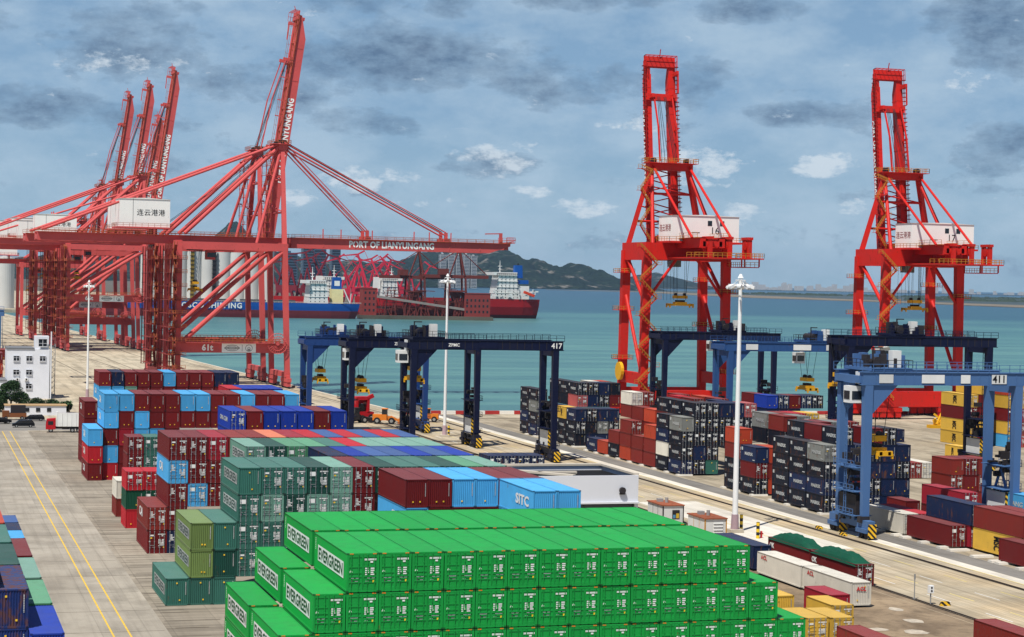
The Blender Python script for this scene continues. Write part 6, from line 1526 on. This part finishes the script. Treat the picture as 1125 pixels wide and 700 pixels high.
SKIP = {45, 46, 47, 48, 65, 66, 67, 70, 71, 79, 80, 81, 102, 108, 127, 129, 130, 131, 132, 133, 138, 139, 140, 141, 142, 143, 144, 145, 146, 160, 162, 169, 170, 171, 172, 180, 181, 202, 203, 205, 206, 207, 208, 210, 211, 213, 214, 219, 220, 221, 222, 223, 224, 225, 237, 238, 239, 240, 241, 242, 243, 244, 245, 246, 247, 254, 255, 256, 259, 260, 276, 277, 278, 279, 280, 281, 282, 283, 284, 287, 289, 292, 294, 298, 299, 300, 301, 305, 306, 309, 310, 311, 312, 313, 314, 315, 319, 320, 321, 322, 323, 332, 337, 338, 340, 341, 342, 343, 344, 352, 354, 356, 364, 365, 367, 368, 369, 371, 372, 373, 374, 375, 376, 380, 381, 382, 383, 384, 385, 386, 387, 388, 389, 390, 391, 392, 393, 394, 397, 398, 399, 400, 401, 402, 403, 404, 405, 406, 407, 408, 409, 410, 411, 412, 413, 414, 415, 416, 417, 419, 421, 424, 425, 433, 434, 435, 437, 439, 441, 444, 447, 448, 449, 450, 452, 453, 454, 459, 460, 461, 462, 463, 468, 469, 470, 471, 472, 473, 474, 475, 476, 477, 478, 489, 490, 491, 492, 493, 494, 495, 496, 497, 498, 499, 500, 501, 502, 503, 504, 505, 506, 507, 510, 511, 512, 513, 514, 515, 516, 517, 518, 519, 520, 521, 522, 523, 524, 525, 526, 527, 528, 529, 530, 531, 532, 533, 534, 535, 536, 537, 538, 539, 540, 541, 542, 543, 544, 545, 546, 547, 548, 549, 550, 551, 552, 553, 554, 555, 556, 557, 558, 559, 560, 561, 562, 563, 564, 565, 566, 567, 568, 569, 570, 571, 572, 573, 574, 575, 576, 577, 578, 579, 580, 581, 582, 583, 584, 585, 586, 587, 588, 589, 590, 591, 592, 593, 594, 595, 596, 597, 598, 599, 600, 601, 602, 603, 604, 605, 606, 607, 608, 609, 610, 611, 612, 613, 614, 615, 616, 617, 618, 619, 620}
# containers that show largest are objects of their own; the many small far or hidden ones are one mass
mass = MB(); mats_m = []; mi_of = {}
for i, c in enumerate(CONT):
    if i not in SKIP and (i not in HIDDEN or not SKIP): make_container(i, *c); continue
    X, Y, z, size, H, end, cc, logo, words, detail, group, rz = c
    L = 12.192 if size == 40 else 6.058
    me = body_mesh(L, H, end, cc); parts = [(me, (0, 0, 0))]
    if end == 'D': parts += [(door_mesh(H, cc, 0), 0), (door_mesh(H, cc, 1), 0), (gear_mesh(H, 0, cc), 0), (gear_mesh(H, 1, cc), 0), (mark_mesh(H, cc, i % 3), 0)]
    else: parts.append((cmark_mesh(H, cc), 0))
    if logo: parts.append((logo_mesh(logo, L, H), 0))
    for m_, _ in parts:
        base = len(mass.v); sl = []
        for mt in m_.materials:
            if mt.name not in mi_of: mi_of[mt.name] = len(mats_m); mats_m.append(mt)
            sl.append(mi_of[mt.name])
        mass.v += [(v.co.x+X, v.co.y+Y, v.co.z+z) for v in m_.vertices]
        for p in m_.polygons: mass.f.append(tuple(base+k for k in p.vertices)); mass.m.append(sl[p.material_index])
if mass.v: tag(mass.build('far_containers', mats_m), kind='stuff')
HAZE = True
if HAZE:
    b = MB(); b.box(-1400, -60, -9, 16500, 18500, 300); hz = b.build('haze', [])
    m = bpy.data.materials.new('haze_air'); m.use_nodes = True; nt = NT(m.node_tree); nt.n.clear()
    out = nt.add('ShaderNodeOutputMaterial'); v = nt.add('ShaderNodeVolumePrincipled', inp={'Color': (.48, .70, 1.0, 1), 'Density': 1.9e-5, 'Anisotropy': .2})
    nt.l.new(v.outputs[0], out.inputs['Volume']); hz.data.materials.append(m); tag(hz, kind='stuff')
